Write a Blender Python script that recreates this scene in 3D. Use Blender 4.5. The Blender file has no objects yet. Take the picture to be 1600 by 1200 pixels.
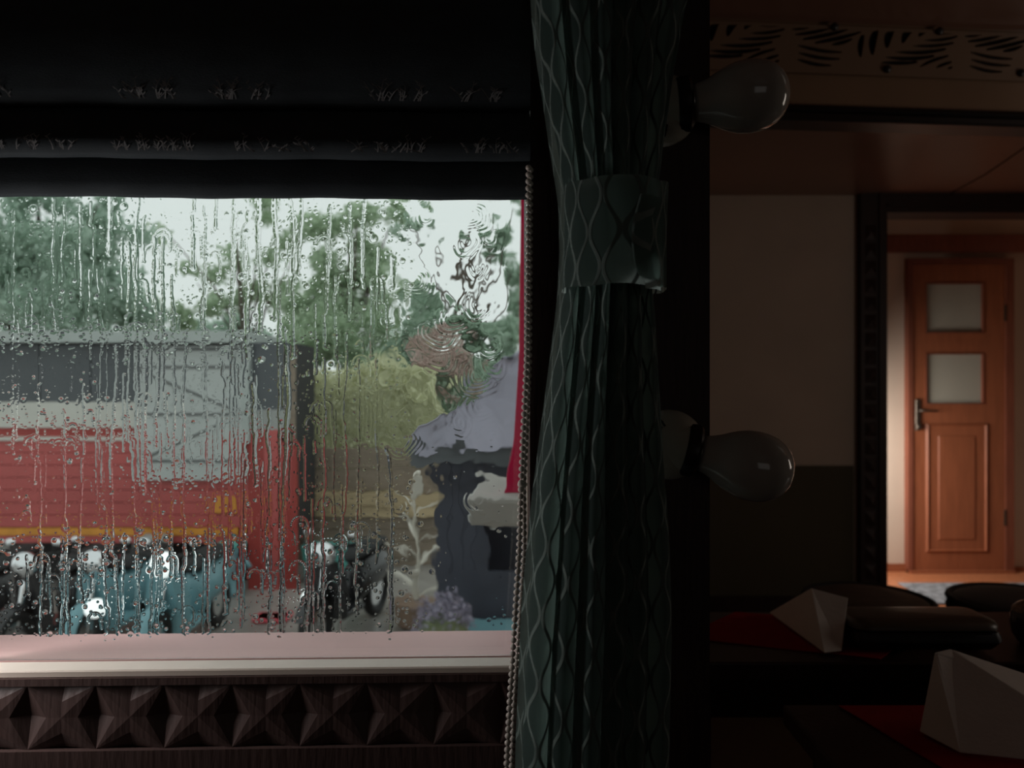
import bpy, bmesh, math, random
import numpy as np
from mathutils import Vector, Matrix

S = bpy.context.scene
COL = S.collection
random.seed(7)
RNG = np.random.default_rng(11)
PI = math.pi
rad = math.radians

# ------------------------------------------------------------------ camera, world, lights, exposure
CAM_Z = 1.2
FPX = 1200.0
cd = bpy.data.cameras.new('camera')
cd.sensor_width = 36.0
cd.lens = 36.0 * FPX / 1600.0
cd.clip_start = 0.02
cd.clip_end = 400
cd.dof.use_dof = True
cd.dof.focus_distance = 0.72
cd.dof.aperture_fstop = cd.lens / 4.0       # a phone-sized entrance pupil
cam = bpy.data.objects.new('camera', cd)
cam.location = (0, 0, CAM_Z)
cam.rotation_euler = (PI / 2, 0, 0)
COL.objects.link(cam)
S.camera = cam

w = bpy.data.worlds.new('overcast_sky')
S.world = w
w.use_nodes = True
bg = w.node_tree.nodes['Background']
bg.inputs[0].default_value = (0.93, 1.0, 0.985, 1)
bg.inputs[1].default_value = 0.86

S.view_settings.view_transform = 'Standard'
S.view_settings.look = 'None'
S.view_settings.gamma = 1
S.view_settings.use_curve_mapping = False
S.view_settings.exposure = 0.0
S.cycles.max_bounces = 14
S.cycles.transmission_bounces = 12
S.cycles.transparent_max_bounces = 16


def area(name, loc, target, sx, sy, power, color, spread):
    l = bpy.data.lights.new(name, 'AREA')
    l.shape = 'RECTANGLE'
    l.size, l.size_y = sx, sy
    l.energy = power
    l.color = color
    l.spread = math.radians(spread)
    o = bpy.data.objects.new(name, l)
    o.location = loc
    d = Vector(target) - Vector(loc)
    o.rotation_euler = d.to_track_quat('-Z', 'Y').to_euler()
    COL.objects.link(o)
    return o


# added area lamps: assumed daylight at side, right and hall, plus fill
area('assumed_side_light', (-.635, 0.625, 1.04), (-0.1, 0.63, 0.95), 0.09, 0.34, 1.4, (1.0, 0.95, 0.93), 180)  # lamp added at the solid left wall so the rail fades; daylight assumed
area('rear_fill_light', (0.9, -2.2, 1.45), (0.9, 2.0, 1.2), 1.3, 0.9, 0.6, (1.0, 0.95, 0.9), 180)  # added soft fill behind the camera to lift the dim room
area('assumed_right_light', (2.87, 1.25, 1.35), (1.5, 2.15, 1.75), 0.8, 0.8, 4.6, (1.0, 0.88, 0.76), 180)  # lamp added inside the solid right wall to light the frieze; window assumed
area('assumed_hall_light', (1.75, 4.50, 0.72), (3.0, 4.80, 0.12), 0.5, 0.9, 17.5, (1.0, 0.93, 0.84), 150)  # lamp added low in the closed hall, tilted to grade its wall; daylight assumed

# ------------------------------------------------------------------ helpers


class MB:
    """Collects shapes into one mesh."""

    def __init__(s):
        s.v, s.f, s.uv = [], [], None

    def add(s, verts, faces):
        n = len(s.v)
        s.v += [tuple(p) for p in verts]
        s.f += [tuple(i + n for i in f) for f in faces]
        return s

    def box(s, x0, x1, y0, y1, z0, z1, M=None):
        v = [(x, y, z) for z in (z0, z1) for y in (y0, y1) for x in (x0, x1)]
        if M is not None:
            v = [tuple(M @ Vector(p)) for p in v]
        return s.add(v, [(0, 2, 3, 1), (4, 5, 7, 6), (0, 1, 5, 4), (2, 6, 7, 3), (0, 4, 6, 2), (1, 3, 7, 5)])

    def rbox(s, x0, x1, y0, y1, z0, z1, r, M=None):
        """box with chamfered vertical and horizontal edges (two levels of inset)"""
        rings = []
        for z, k in ((z0, r), (z0 + r, 0), (z1 - r, 0), (z1 - .3 * r, .3 * r), (z1, r)):
            a = []
            for (cx, cy, t0) in ((x1 - r, y1 - r, 0), (x0 + r, y1 - r, 90), (x0 + r, y0 + r, 180), (x1 - r, y0 + r, 270)):
                for t in (0, 30, 60, 90):
                    q = rad(t0 + t)
                    rr = max(r - k, 1e-4)
                    a.append((cx + rr * math.cos(q), cy + rr * math.sin(q), z))
            rings.append(a)
        return s.rings(rings, M)

    def rings(s, rings, M=None, caps=True, closed=True):
        n = len(rings[0])
        v = [p for r in rings for p in r]
        if M is not None:
            v = [tuple(M @ Vector(p)) for p in v]
        f = []
        for i in range(len(rings) - 1):
            for j in range(n if closed else n - 1):
                k = (j + 1) % n
                f.append((i * n + j, i * n + k, (i + 1) * n + k, (i + 1) * n + j))
        if caps:
            f.append(tuple(reversed(range(n))))
            f.append(tuple((len(rings) - 1) * n + j for j in range(n)))
        return s.add(v, f)

    def lathe(s, prof, n=24, M=None, caps=True):
        """prof: (radius, z) pairs about local z"""
        rings = [[(r * math.cos(2 * PI * j / n), r * math.sin(2 * PI * j / n), z) for j in range(n)] for r, z in prof]
        return s.rings(rings, M, caps)

    def tube(s, pts, r, n=8):
        pts = [Vector(p) for p in pts]
        rr = r if isinstance(r, (list, tuple)) else [r] * len(pts)
        rings = []
        for i, p in enumerate(pts):
            d = (pts[min(i + 1, len(pts) - 1)] - pts[max(i - 1, 0)]).normalized()
            a = d.orthogonal().normalized() if abs(d.z) > .95 else d.cross(Vector((0, 0, 1))).normalized()
            b = d.cross(a).normalized()
            rings.append([tuple(p + rr[i] * (math.cos(2 * PI * j / n) * a + math.sin(2 * PI * j / n) * b)) for j in range(n)])
        return s.rings(rings)

    def torus(s, R, r, M=None, n=28, m=8):
        rings = []
        for i in range(n + 1):
            a = 2 * PI * i / n
            rings.append([((R + r * math.cos(2 * PI * j / m)) * math.cos(a), (R + r * math.cos(2 * PI * j / m)) * math.sin(a), r * math.sin(2 * PI * j / m)) for j in range(m)])
        return s.rings(rings, M, caps=False)

    def ball(s, c, rx, ry, rz, n=16, m=10):
        rings = []
        for i in range(m + 1):
            t = PI * (i + (0.02 if i == 0 else -0.02 if i == m else 0)) / m
            rings.append([(c[0] + rx * math.sin(t) * math.cos(2 * PI * j / n), c[1] + ry * math.sin(t) * math.sin(2 * PI * j / n), c[2] - rz * math.cos(t)) for j in range(n)])
        return s.rings(rings)

    def mesh(s, name):
        me = bpy.data.meshes.new(name)
        me.from_pydata(s.v, [], s.f)
        me.update()
        bm = bmesh.new()
        bm.from_mesh(me)
        bmesh.ops.recalc_face_normals(bm, faces=bm.faces)
        bm.to_mesh(me)
        bm.free()
        return me


def np_mesh(name, verts, faces):
    me = bpy.data.meshes.new(name)
    nv, nf, k = len(verts), len(faces), faces.shape[1]
    me.vertices.add(nv)
    me.vertices.foreach_set('co', verts.astype(np.float32).ravel())
    me.loops.add(nf * k)
    me.polygons.add(nf)
    me.polygons.foreach_set('loop_start', np.arange(0, nf * k, k, dtype=np.int32))
    me.loops.foreach_set('vertex_index', faces.astype(np.int32).ravel())
    me.update(calc_edges=True)
    return me


def tag(o, label=None, cat=None, group=None, kind=None):
    for k, v in (('label', label), ('category', cat), ('group', group), ('kind', kind)):
        if v:
            o[k] = v
    return o


def obj(name, mb, mat, parent=None, smooth=False, angle=None, loc=(0, 0, 0), rz=0):
    me = mb.mesh(name) if isinstance(mb, MB) else mb
    o = bpy.data.objects.new(name, me)
    COL.objects.link(o)
    if not me.materials:
        me.materials.append(mat)
    o.location = loc
    o.rotation_euler = (0, 0, rz)
    if parent is not None:
        o.parent = parent
    if smooth:
        me.polygons.foreach_set('use_smooth', [True] * len(me.polygons))
        if angle:
            me.set_sharp_from_angle(angle=rad(angle))
    return o


def struct(name, mb, mat, **k):
    o = obj(name, mb, mat, **k)
    o['kind'] = 'structure'
    return o


def thing(name, label, cat, loc=(0, 0, 0), rz=0, group=None, kind=None):
    o = bpy.data.objects.new(name, None)
    o.empty_display_size = .05
    COL.objects.link(o)
    o.location = loc
    o.rotation_euler = (0, 0, rz)
    return tag(o, label, cat, group, kind)


def again(o, name=None, parent=None):
    c = o.copy()
    COL.objects.link(c)
    if parent is not None:
        c.parent = parent
    return c


def copy_tree(o, parent=None):
    c = again(o, parent=parent)
    for ch in [x for x in o.children]:
        copy_tree(ch, c)
    return c


# ------------------------------------------------------------------ materials


def mat(name, color, rough=.6, spec=.4, metal=0, noise=0, nscale=8, stretch=(1, 1, 1), bump=0, bscale=40, coat=0, transl=0, emit=0):
    m = bpy.data.materials.new(name)
    m.use_nodes = True
    nt = m.node_tree
    N, L = nt.nodes, nt.links
    b = N['Principled BSDF']
    c = tuple(color) + (1,)
    b.inputs['Base Color'].default_value = c
    b.inputs['Roughness'].default_value = rough
    b.inputs['Specular IOR Level'].default_value = spec
    b.inputs['Metallic'].default_value = metal
    b.inputs['Coat Weight'].default_value = coat
    b.inputs['Coat Roughness'].default_value = .08
    if emit:
        b.inputs['Emission Color'].default_value = c
        b.inputs['Emission Strength'].default_value = emit
    if noise or bump:
        tc = N.new('ShaderNodeTexCoord')
        mp = N.new('ShaderNodeMapping')
        mp.inputs['Scale'].default_value = stretch
        L.new(tc.outputs['Object'], mp.inputs[0])
    if noise:
        nz = N.new('ShaderNodeTexNoise')
        nz.inputs['Scale'].default_value = nscale
        nz.inputs['Detail'].default_value = 5
        L.new(mp.outputs[0], nz.inputs[0])
        r = N.new('ShaderNodeMapRange')
        r.inputs['From Min'].default_value = .3
        r.inputs['From Max'].default_value = .7
        r.inputs['To Min'].default_value = 1 - noise
        r.inputs['To Max'].default_value = 1 + noise
        L.new(nz.outputs[0], r.inputs[0])
        mx = N.new('ShaderNodeMix')
        mx.data_type = 'RGBA'
        mx.blend_type = 'MULTIPLY'
        mx.inputs[0].default_value = 1
        mx.inputs[6].default_value = c
        L.new(r.outputs[0], mx.inputs[7])
        L.new(mx.outputs[2], b.inputs['Base Color'])
    if bump:
        n2 = N.new('ShaderNodeTexNoise')
        n2.inputs['Scale'].default_value = bscale
        n2.inputs['Detail'].default_value = 4
        L.new(mp.outputs[0], n2.inputs[0])
        bp = N.new('ShaderNodeBump')
        bp.inputs['Strength'].default_value = bump
        bp.inputs['Distance'].default_value = .01
        L.new(n2.outputs[0], bp.inputs['Height'])
        L.new(bp.outputs[0], b.inputs['Normal'])
    if transl:
        t = N.new('ShaderNodeBsdfTranslucent')
        t.inputs[0].default_value = c
        x = N.new('ShaderNodeMixShader')
        x.inputs[0].default_value = transl
        L.new(b.outputs[0], x.inputs[1])
        L.new(t.outputs[0], x.inputs[2])
        L.new(x.outputs[0], N['Material Output'].inputs[0])
    return m


def glass_mat(name, ior, tint=(1, 1, 1)):
    m = bpy.data.materials.new(name)
    m.use_nodes = True
    N, L = m.node_tree.nodes, m.node_tree.links
    N.remove(N['Principled BSDF'])
    g = N.new('ShaderNodeBsdfGlass')
    g.inputs['Color'].default_value = tuple(tint) + (1,)
    g.inputs['Roughness'].default_value = 0
    g.inputs['IOR'].default_value = ior
    L.new(g.outputs[0], N['Material Output'].inputs[0])
    return m


def pane_mat(name, tint=(.96, .98, .97), gloss=.035):
    m = bpy.data.materials.new(name)
    m.use_nodes = True
    N, L = m.node_tree.nodes, m.node_tree.links
    N.remove(N['Principled BSDF'])
    t = N.new('ShaderNodeBsdfTransparent')
    t.inputs[0].default_value = tuple(tint) + (1,)
    g = N.new('ShaderNodeBsdfGlossy')
    g.inputs['Roughness'].default_value = 0
    x = N.new('ShaderNodeMixShader')
    x.inputs[0].default_value = gloss
    L.new(t.outputs[0], x.inputs[1])
    L.new(g.outputs[0], x.inputs[2])
    L.new(x.outputs[0], N['Material Output'].inputs[0])
    return m


def lattice_mat(name):
    """dark green sheer cloth woven with an ogee lattice of thicker lines; uses the UV map in metres of cloth"""
    m = bpy.data.materials.new(name)
    m.use_nodes = True
    N, L = m.node_tree.nodes, m.node_tree.links
    b = N['Principled BSDF']

    def math_(op, a=None, bb=None, c=None):
        n = N.new('ShaderNodeMath')
        n.operation = op
        for i, q in enumerate((a, bb, c)):
            if q is None:
                continue
            if isinstance(q, (int, float)):
                n.inputs[i].default_value = q
            else:
                L.new(q, n.inputs[i])
        return n.outputs[0]

    uv = N.new('ShaderNodeUVMap')
    sp = N.new('ShaderNodeSeparateXYZ')
    L.new(uv.outputs[0], sp.inputs[0])
    u, v = sp.outputs[0], sp.outputs[1]
    P, A, lam, half = .0165, .0066, .053, .0024
    bw = math_('MULTIPLY', math_('SINE', math_('MULTIPLY', v, 2 * PI / lam)), A)
    d1 = math_('ABSOLUTE', math_('WRAP', math_('SUBTRACT', u, bw), P, -P))
    d2 = math_('ABSOLUTE', math_('WRAP', math_('SUBTRACT', math_('ADD', u, bw), P), P, -P))
    d = math_('MINIMUM', d1, d2)
    ln = N.new('ShaderNodeMapRange')
    ln.interpolation_type = 'SMOOTHSTEP'
    ln.inputs['From Min'].default_value = half * .5
    ln.inputs['From Max'].default_value = half * 1.25
    ln.inputs['To Min'].default_value = 1
    ln.inputs['To Max'].default_value = 0
    L.new(d, ln.inputs[0])
    line = ln.outputs[0]
    mc = N.new('ShaderNodeMix')
    mc.data_type = 'RGBA'
    mc.inputs[6].default_value = (.032, .056, .050, 1)
    mc.inputs[7].default_value = (.125, .165, .15, 1)
    L.new(line, mc.inputs[0])
    L.new(mc.outputs[2], b.inputs['Base Color'])
    b.inputs['Roughness'].default_value = .8
    b.inputs['Specular IOR Level'].default_value = .15
    b.inputs['Sheen Weight'].default_value = .2
    bp = N.new('ShaderNodeBump')
    bp.inputs['Strength'].default_value = .6
    bp.inputs['Distance'].default_value = .0012
    L.new(line, bp.inputs['Height'])
    L.new(bp.outputs[0], b.inputs['Normal'])
    t = N.new('ShaderNodeBsdfTranslucent')
    t.inputs[0].default_value = (.66, .82, .77, 1)
    x = N.new('ShaderNodeMixShader')
    # the thin cells let daylight through, the thick lines hardly any
    L.new(math_('MULTIPLY_ADD', line, -.46, .50), x.inputs[0])
    L.new(b.outputs[0], x.inputs[1])
    L.new(t.outputs[0], x.inputs[2])
    L.new(x.outputs[0], N['Material Output'].inputs[0])
    return m


def plaster(name, c):
    return mat(name, c, rough=.75, spec=.2, noise=.06, nscale=3, bump=.05, bscale=60)


def wood(name, c, rough=.45, n=.25, coat=0):
    return mat(name, c, rough=rough, spec=.35, noise=n, nscale=7, stretch=(6, 6, .8), bump=.08, bscale=30, coat=coat)


M_DARKWOOD = wood('dark_stained_wood', (.030, .013, .011), .5)
M_CARVED = wood('carved_brown_wood', (.085, .052, .047), .5, .15)
M_CREAM = plaster('cream_plaster', (.56, .45, .37))
M_OLIVE = plaster('olive_dado', (.10, .085, .055))
M_CEIL = mat('glossy_brown_ceiling', (.26, .135, .095), rough=.30, spec=.5, noise=.15, nscale=1.2)
M_TAN = mat('glossy_tan_board', (.27, .17, .11), rough=.12, spec=.6, noise=.1, nscale=2)
M_FRET = mat('brown_fretwork', (.24, .155, .105), rough=.3, spec=.5)
M_BLACK = mat('black_recess', (.006, .005, .005), rough=.7, spec=.2)
M_RAIL = mat('black_glossy_moulding', (.012, .008, .008), rough=.4, spec=.6)
M_DOOR = wood('orange_brown_door_wood', (.27, .085, .038), .5, .12)
M_DOORDK = wood('reddish_brown_trim_wood', (.19, .060, .035), .4, .15)
M_FROST = mat('frosted_door_glass', (.36, .35, .30), rough=.5, spec=.3)
M_METAL = mat('dark_bronze_metal', (.10, .08, .065), rough=.35, metal=.8)
M_FLOOR = wood('brown_floor_boards', (.06, .03, .018), .3, .25)
M_HFLOOR = wood('orange_hall_boards', (.42, .16, .075), .3, .25)
M_MAT = mat('grey_blue_door_mat', (.20, .215, .24), rough=.95, spec=.1, noise=.5, nscale=28, bump=.6, bscale=220)
M_BLIND = mat('black_navy_blind_cloth', (.045, .055, .062), rough=.75, spec=.2, noise=.12, nscale=30, stretch=(1, 1, 3), bump=.1, bscale=500)
M_PRINT = mat('silver_branch_print', (.22, .22, .225), rough=.5, spec=.4)
M_CURT = lattice_mat('green_lattice_sheer')
M_BEAD = mat('ivory_plastic_bead', (.56, .50, .45), rough=.35, spec=.5)
M_PVC = mat('beige_window_plastic', (.90, .79, .69), rough=.35, spec=.5, noise=.05, nscale=20)
M_PORC = mat('white_porcelain', (.40, .38, .32), rough=.25, spec=.5)
M_SLOT = mat('black_plastic', (.010, .009, .009), rough=.35, spec=.5)
M_OPAL = mat('opal_bulb_glass', (.40, .39, .355), rough=.1, spec=.6, coat=.3)
M_BRASS = mat('grey_metal_cap', (.35, .33, .30), rough=.3, metal=1)
M_TABLE = wood('black_brown_table_wood', (.028, .014, .011), .35)
M_RED = mat('dark_red_table_cloth', (.30, .012, .012), rough=.85, spec=.15, noise=.1, nscale=40, bump=.1, bscale=300)
M_NAPK = mat('white_napkin_paper', (.80, .74, .69), rough=.85, spec=.15, noise=.04, nscale=30, bump=.08, bscale=200)
M_CASE = mat('black_leather', (.012, .010, .010), rough=.45, spec=.4)
M_LID = mat('brown_padded_lid', (.085, .062, .042), rough=.35, spec=.5)
M_BOWL = mat('dark_glazed_ceramic', (.05, .03, .035), rough=.15, spec=.7)
M_BOWLTOP = mat('speckled_brown_lid', (.30, .2, .13), rough=.3, spec=.5, noise=.6, nscale=160)
M_SEATB = mat('brown_velvet', (.075, .050, .035), rough=.7, noise=.3, nscale=20)
M_SEATK = mat('black_velvet', (.010, .009, .010), rough=.7)
# outdoors
M_SILL = mat('wet_pink_sill_paint', (.88, .51, .51), rough=.35, spec=.3, noise=.1, nscale=12, stretch=(.3, 1, 1))
M_REDPOST = mat('crimson_gloss_paint', (.62, .012, .085), rough=.3, spec=.5)
M_CONC = mat('pale_grey_concrete', (.44, .44, .42), rough=.8, noise=.1, nscale=6)
M_ASPH = mat('wet_grey_asphalt', (.30, .28, .26), rough=.35, spec=.5, noise=.25, nscale=2.2, bump=.2, bscale=60)
M_KRED = mat('red_stall_paint', (.50, .105, .10), rough=.4, spec=.4, noise=.10, nscale=1.5)
M_KDRED = mat('dark_red_paint', (.36, .052, .045), rough=.4, spec=.4, noise=.15, nscale=2)
M_KCHAR = mat('charcoal_panel', (.085, .095, .105), rough=.3, spec=.5, noise=.1, nscale=2)
M_KWHITE = mat('off_white_panel', (.62, .61, .56), rough=.5, noise=.06, nscale=3)
M_KGREY = mat('grey_shutter_paint', (.50, .53, .515), rough=.5, noise=.05, nscale=3)
M_KROOF = mat('grey_sheet_roof', (.42, .46, .44), rough=.35, spec=.5, noise=.08, nscale=3)
M_KLINE = mat('dark_grey_slat', (.13, .135, .135), rough=.6)
M_YELL = mat('amber_stripe_paint', (.70, .30, .05), rough=.45, noise=.2, nscale=5)
M_UNDER = mat('black_underside', (.03, .03, .032), rough=.7)
M_TANB = mat('weathered_tan_timber', (.50, .385, .235), rough=.7, noise=.25, nscale=3, stretch=(.4, 1, 4))
M_BRNB = mat('weathered_brown_timber', (.27, .215, .165), rough=.75, noise=.25, nscale=3, stretch=(.4, 1, 4))
M_NAVY = mat('navy_painted_boards', (.055, .060, .082), rough=.5, noise=.15, nscale=4)
M_SLATE = mat('grey_violet_roof', (.40, .40, .50), rough=.35, spec=.5, noise=.15, nscale=5)
M_TEAL = mat('teal_plastic', (.10, .40, .36), rough=.3, spec=.5)
M_TEALB = mat('blue_teal_paint', (.17, .34, .385), rough=.3, spec=.5)
M_TYRE = mat('black_tyre_rubber', (.018, .018, .019), rough=.7)
M_BIKE = mat('black_bike_paint', (.022, .022, .025), rough=.2, spec=.6)
M_CHROME = mat('chrome', (.75, .76, .78), rough=.12, metal=1)
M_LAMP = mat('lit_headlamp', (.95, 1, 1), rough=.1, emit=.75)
M_GBOX = mat('grey_metal_cabinet', (.36, .37, .355), rough=.5, noise=.08, nscale=5)
M_PINKC = mat('pink_red_plastic', (.75, .10, .13), rough=.4)
M_BEIGE = mat('beige_cardboard', (.50, .45, .36), rough=.8)
M_POT = mat('brown_clay_pot', (.28, .19, .14), rough=.8)
M_GREYB = mat('grey_stone', (.20, .195, .19), rough=.8, noise=.2, nscale=8)
M_BARK = mat('grey_brown_bark', (.13, .11, .09), rough=.9, noise=.3, nscale=6)
M_LEAF1 = mat('grey_green_leaves', (.60, .73, .63), rough=.5, spec=.3, transl=.45)  # tree leaf colours paled to stand in for rain haze
M_LEAF2 = mat('mid_green_leaves', (.56, .68, .50), rough=.5, spec=.3, transl=.35)
M_LEAF3 = mat('dark_green_leaves', (.50, .63, .51), rough=.5, spec=.3, transl=.3)
M_LEAFO = mat('olive_hedge_leaves', (.72, .73, .51), rough=.55, spec=.3, transl=.3)
M_BLOSS = mat('pale_pink_blossom', (.62, .48, .44), rough=.6, transl=.3)
M_SILVER = mat('pale_silver_leaves', (.78, .74, .66), rough=.5, transl=.25)
M_LAV = mat('grey_violet_flowers', (.36, .33, .42), rough=.7, transl=.2)
M_GRASS = mat('dull_green_bank', (.19, .22, .12), rough=.9, noise=.3, nscale=4)

# ------------------------------------------------------------------ geometry of the view
WROT = rad(1.6)
WORG = Vector((0, .72, 0))
WM = Matrix.Translation(WORG) @ Matrix.Rotation(WROT, 4, 'Z')
WMI = WM.inverted()
RW = Matrix.Rotation(WROT, 3, 'Z')


def ray(px, py):
    return Vector(((px - 800) / FPX, 1.0, (600 - py) / FPX))


def wall_uv(px, py, v=0.0):
    """(u, z) on the plane at depth v of the window wall's own frame"""
    n = RW @ Vector((0, 1, 0))
    p0 = WM @ Vector((0, v, 0))
    d = ray(px, py)
    o = Vector((0, 0, CAM_Z))
    t = (p0 - o).dot(n) / d.dot(n)
    q = WMI @ (o + d * t)
    return q.x, q.z


def at(px, py, Y):
    d = ray(px, py)
    return Vector((d.x * Y, Y, CAM_Z + d.z * Y))


CEIL = 2.183
GND = -1.2

# ------------------------------------------------------------------ room shell
# window opening in the window wall's own frame
UL, UR = -.60, wall_uv(826, 600)[0]
ZB = wall_uv(400, 1031)[1] - .008
ZT = 1.86
VRW = -.0005
f = MB()
f.box(-.9, UL, -.02, .10, -1.3, CEIL + .1)                 # left of the window
f.box(UL, UR, -.02, .10, ZT, CEIL + .1)                     # above
f.box(UL, UR, VRW, .10, -1.3, ZB)                  # below
f.box(UR, .165, -.02, .10, -1.3, CEIL + .1)                 # right of the window
wfront = struct('wall_front', f, M_DARKWOOD, loc=WORG, rz=WROT)
struct('floor', MB().box(-.9, 3.02, -2.5, .70, -.06, 0).box(.115, 3.02, .70, 4.06, -.06, 0), M_FLOOR)
struct('ceiling', MB().box(-.9, 3.02, -2.5, .72, CEIL, CEIL + .1).box(.115, 3.02, .72, 4.12, CEIL, CEIL + .1), M_CEIL)
struct('wall_left', MB().box(-.9, -.65, -2.5, .68, 0, CEIL), M_CREAM)
struct('wall_rear', MB().box(-.9, 3.02, -2.6, -2.5, 0, CEIL), M_CREAM)
struct('wall_right', MB().box(2.94, 3.02, -2.5, 4.0, 0, CEIL), M_CREAM)
struct('wall_alcove', MB().box(.115, .165, .83, 4.0, -1.3, CEIL), M_CREAM)
XO0, XO1, ZO = 1.933, 2.80, 2.083
f = MB()
f.box(.115, XO0 - .13, 4.0, 4.12, -1.3, CEIL)
f.box(XO1 + .13, 3.02, 4.0, 4.12, -1.3, CEIL)
struct('wall_back', f, M_CREAM)
ds = MB().box(.165, XO0 - .16, 3.985, 4.0, 0.10, .775)
struct('trim_1', ds, M_OLIVE)
struct('baseboard_back', MB().box(.165, XO0 - .16, 3.975, 4.0, 0, .10), M_DARKWOOD)
# dark casing of the wide opening to the hall, with a bead on its inner edge
t = thing('trim_2', None, None, kind='structure')
for (x0, x1, z0, z1) in ((XO0 - .135, XO0, 0, CEIL), (XO1, XO1 + .135, 0, CEIL), (XO0, XO1, ZO, CEIL)):
    obj('casing_board', MB().box(x0, x1, 3.955, 4.13, z0, z1), M_DARKWOOD, t)
obj('casing_bead', MB().box(XO0 - .045, XO0 - .030, 3.945, 3.956, 0, CEIL), M_DARKWOOD, t)
obj('casing_bead', MB().box(XO0, XO1, 3.945, 3.956, ZO + .03, ZO + .045), M_DARKWOOD, t)
# carved band down the casing, as on the other woodwork
for i in range(22):
    z = .10 + i * .092
    if z + .08 > CEIL - .1:
        break
    a, b_ = XO0 - .118, XO0 - .055
    c = ((a + b_) / 2, 3.944, z + .04)
    obj('casing_rosette', MB().add([(a, 3.956, z), (b_, 3.956, z), (b_, 3.956, z + .08), (a, 3.956, z + .08), c],
                                  [(0, 1, 4), (1, 2, 4), (2, 3, 4), (3, 0, 4), (3, 2, 1, 0)]), M_DARKWOOD, t)
# hall
YH = 4.93
struct('wall_hall', MB().box(1.6, 4.3, YH, YH + .08, 0, 2.4), M_CREAM)
struct('wall_hall_front', MB().box(3.02, 4.3, 4.04, 4.12, 0, 2.45).box(1.6, 3.02, 4.12, 4.16, CEIL, 2.45), M_CREAM)
struct('wall_hall_left', MB().box(1.6, 1.68, 4.12, YH, 0, 2.4), M_CREAM)
struct('wall_hall_right', MB().box(4.22, 4.3, 4.12, YH, 0, 2.4), M_CREAM)
struct('ceiling_hall', MB().box(1.6, 4.3, 4.12, YH + .08, 2.4, 2.45), M_CREAM)
struct('floor_hall', MB().box(1.6, 4.3, 4.06, YH + .08, -.06, 0), M_HFLOOR)
DX0, DX1 = at(1413, 0, YH).x, at(1577, 0, YH).x
bz = MB().box(1.68, DX0, YH - .022, YH, 0, .028).box(DX1, 4.22, YH - .022, YH, 0, .028).box(1.68, DX0, YH - .014, YH, .028, .048)
struct('baseboard_hall', bz, M_DOOR)
struct('trim_3', MB().box(1.68, 4.22, YH - .05, YH, 2.04, 2.14).box(1.68, 4.22, YH - .06, YH, 2.13, 2.15), M_DOORDK)

# hall door
dr = thing('door_1', None, None, kind='structure', loc=((DX0 + DX1) / 2, YH, 0))
hw = (DX1 - DX0) / 2
fr = MB().box(-hw, -hw + .03, -.05, 0, 0, 2.0).box(hw - .055, hw, -.05, 0, 0, 2.0).box(-hw + .03, hw - .055, -.05, 0, 1.965, 2.0)
obj('door_frame', fr, M_DOORDK, dr)


def dloc(px, py):
    p = at(px, py, YH - .04)
    return p.x - (DX0 + DX1) / 2, p.z


gx0, gz1 = dloc(1446, 442)
gx1, gz0 = dloc(1537, 521)
hz1, hz0 = dloc(0, 552)[1], dloc(0, 632)[1]
px0, pz1 = dloc(1446, 661)
px1, pz0 = dloc(1543, 863)
L0, L1 = -hw + .032, hw - .058
leaf = MB()
for (a, b_, c, d_) in ((L0, gx0, .015, 1.963), (gx1, L1, .015, 1.963), (gx0, gx1, gz1, 1.963), (gx0, gx1, hz1, gz0), (gx0, gx1, pz1, hz0), (gx0, gx1, .015, pz0)):
    leaf.box(a, b_, -.04, -.005, c, d_)
obj('door_leaf', leaf, M_DOOR, dr)
for (z0, z1) in ((gz0, gz1), (hz0, hz1)):
    g = obj('glass_pane', MB().box(gx0, gx1, -.026, -.018, z0, z1), M_FROST, dr)
    bd = MB().box(gx0, gx0 + .008, -.045, -.026, z0, z1).box(gx1 - .008, gx1, -.045, -.026, z0, z1).box(gx0 + .008, gx1 - .008, -.045, -.026, z0, z0 + .008).box(gx0 + .008, gx1 - .008, -.045, -.026, z1 - .008, z1)
    obj('glazing_bead', bd, M_DOORDK, g)
# raised lower panel: bead, sloping field, flat centre
e1, e2 = .028, .075
pn = MB()
R = [[(px0 + k, y, pz0 + k), (px1 - k, y, pz0 + k), (px1 - k, y, pz1 - k), (px0 + k, y, pz1 - k)] for k, y in ((0, -.041), (.012, -.052), (.024, -.030), (.058, -.030), (.064, -.022), (.085, -.046))]
pn.rings(R)
obj('raised_panel', pn, M_DOOR, dr)
h = obj('handle_plate', MB().rbox(-.016, .016, -.055, -.038, -.10, .10, .006), M_METAL, dr, loc=(dloc(1433, 648)[0], 0, dloc(1433, 648)[1]))
obj('lever', MB().tube([(0, -.055, .028), (0, -.085, .028), (.02, -.09, .028), (.11, -.085, .026)], [.009, .009, .008, .006], 10), M_METAL, h, smooth=True)
obj('thumb_turn', MB().ball((0, -.062, -.075), .02, .014, .022), M_METAL, h, smooth=True)
obj('threshold', MB().box(-hw, hw, -.07, 0, 0, .015), M_DOOR, dr)
obj('hinge_plate', MB().box(hw - .06, hw - .05, -.052, -.04, .30, .40), M_METAL, dr)
obj('hinge_plate', MB().box(hw - .06, hw - .05, -.052, -.04, 1.60, 1.70), M_METAL, dr)

# door mat (its corners lie on the hall floor)
mt = MB().rbox(2.31, 3.5, 4.17, 4.60, 0.0, .012, .005)
mo = obj('door_mat', mt, M_MAT)
tag(mo, 'grey blue woven door mat lying in front of the hall door', 'door mat')

# ------------------------------------------------------------------ ceiling beam with fretwork
BROT = rad(5)
BORG = Vector((at(1350, 0, 2.1).x, 2.1, 0))
BMX = Matrix.Translation(BORG) @ Matrix.Rotation(BROT, 4, 'Z')
BMI = BMX.inverted()


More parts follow.
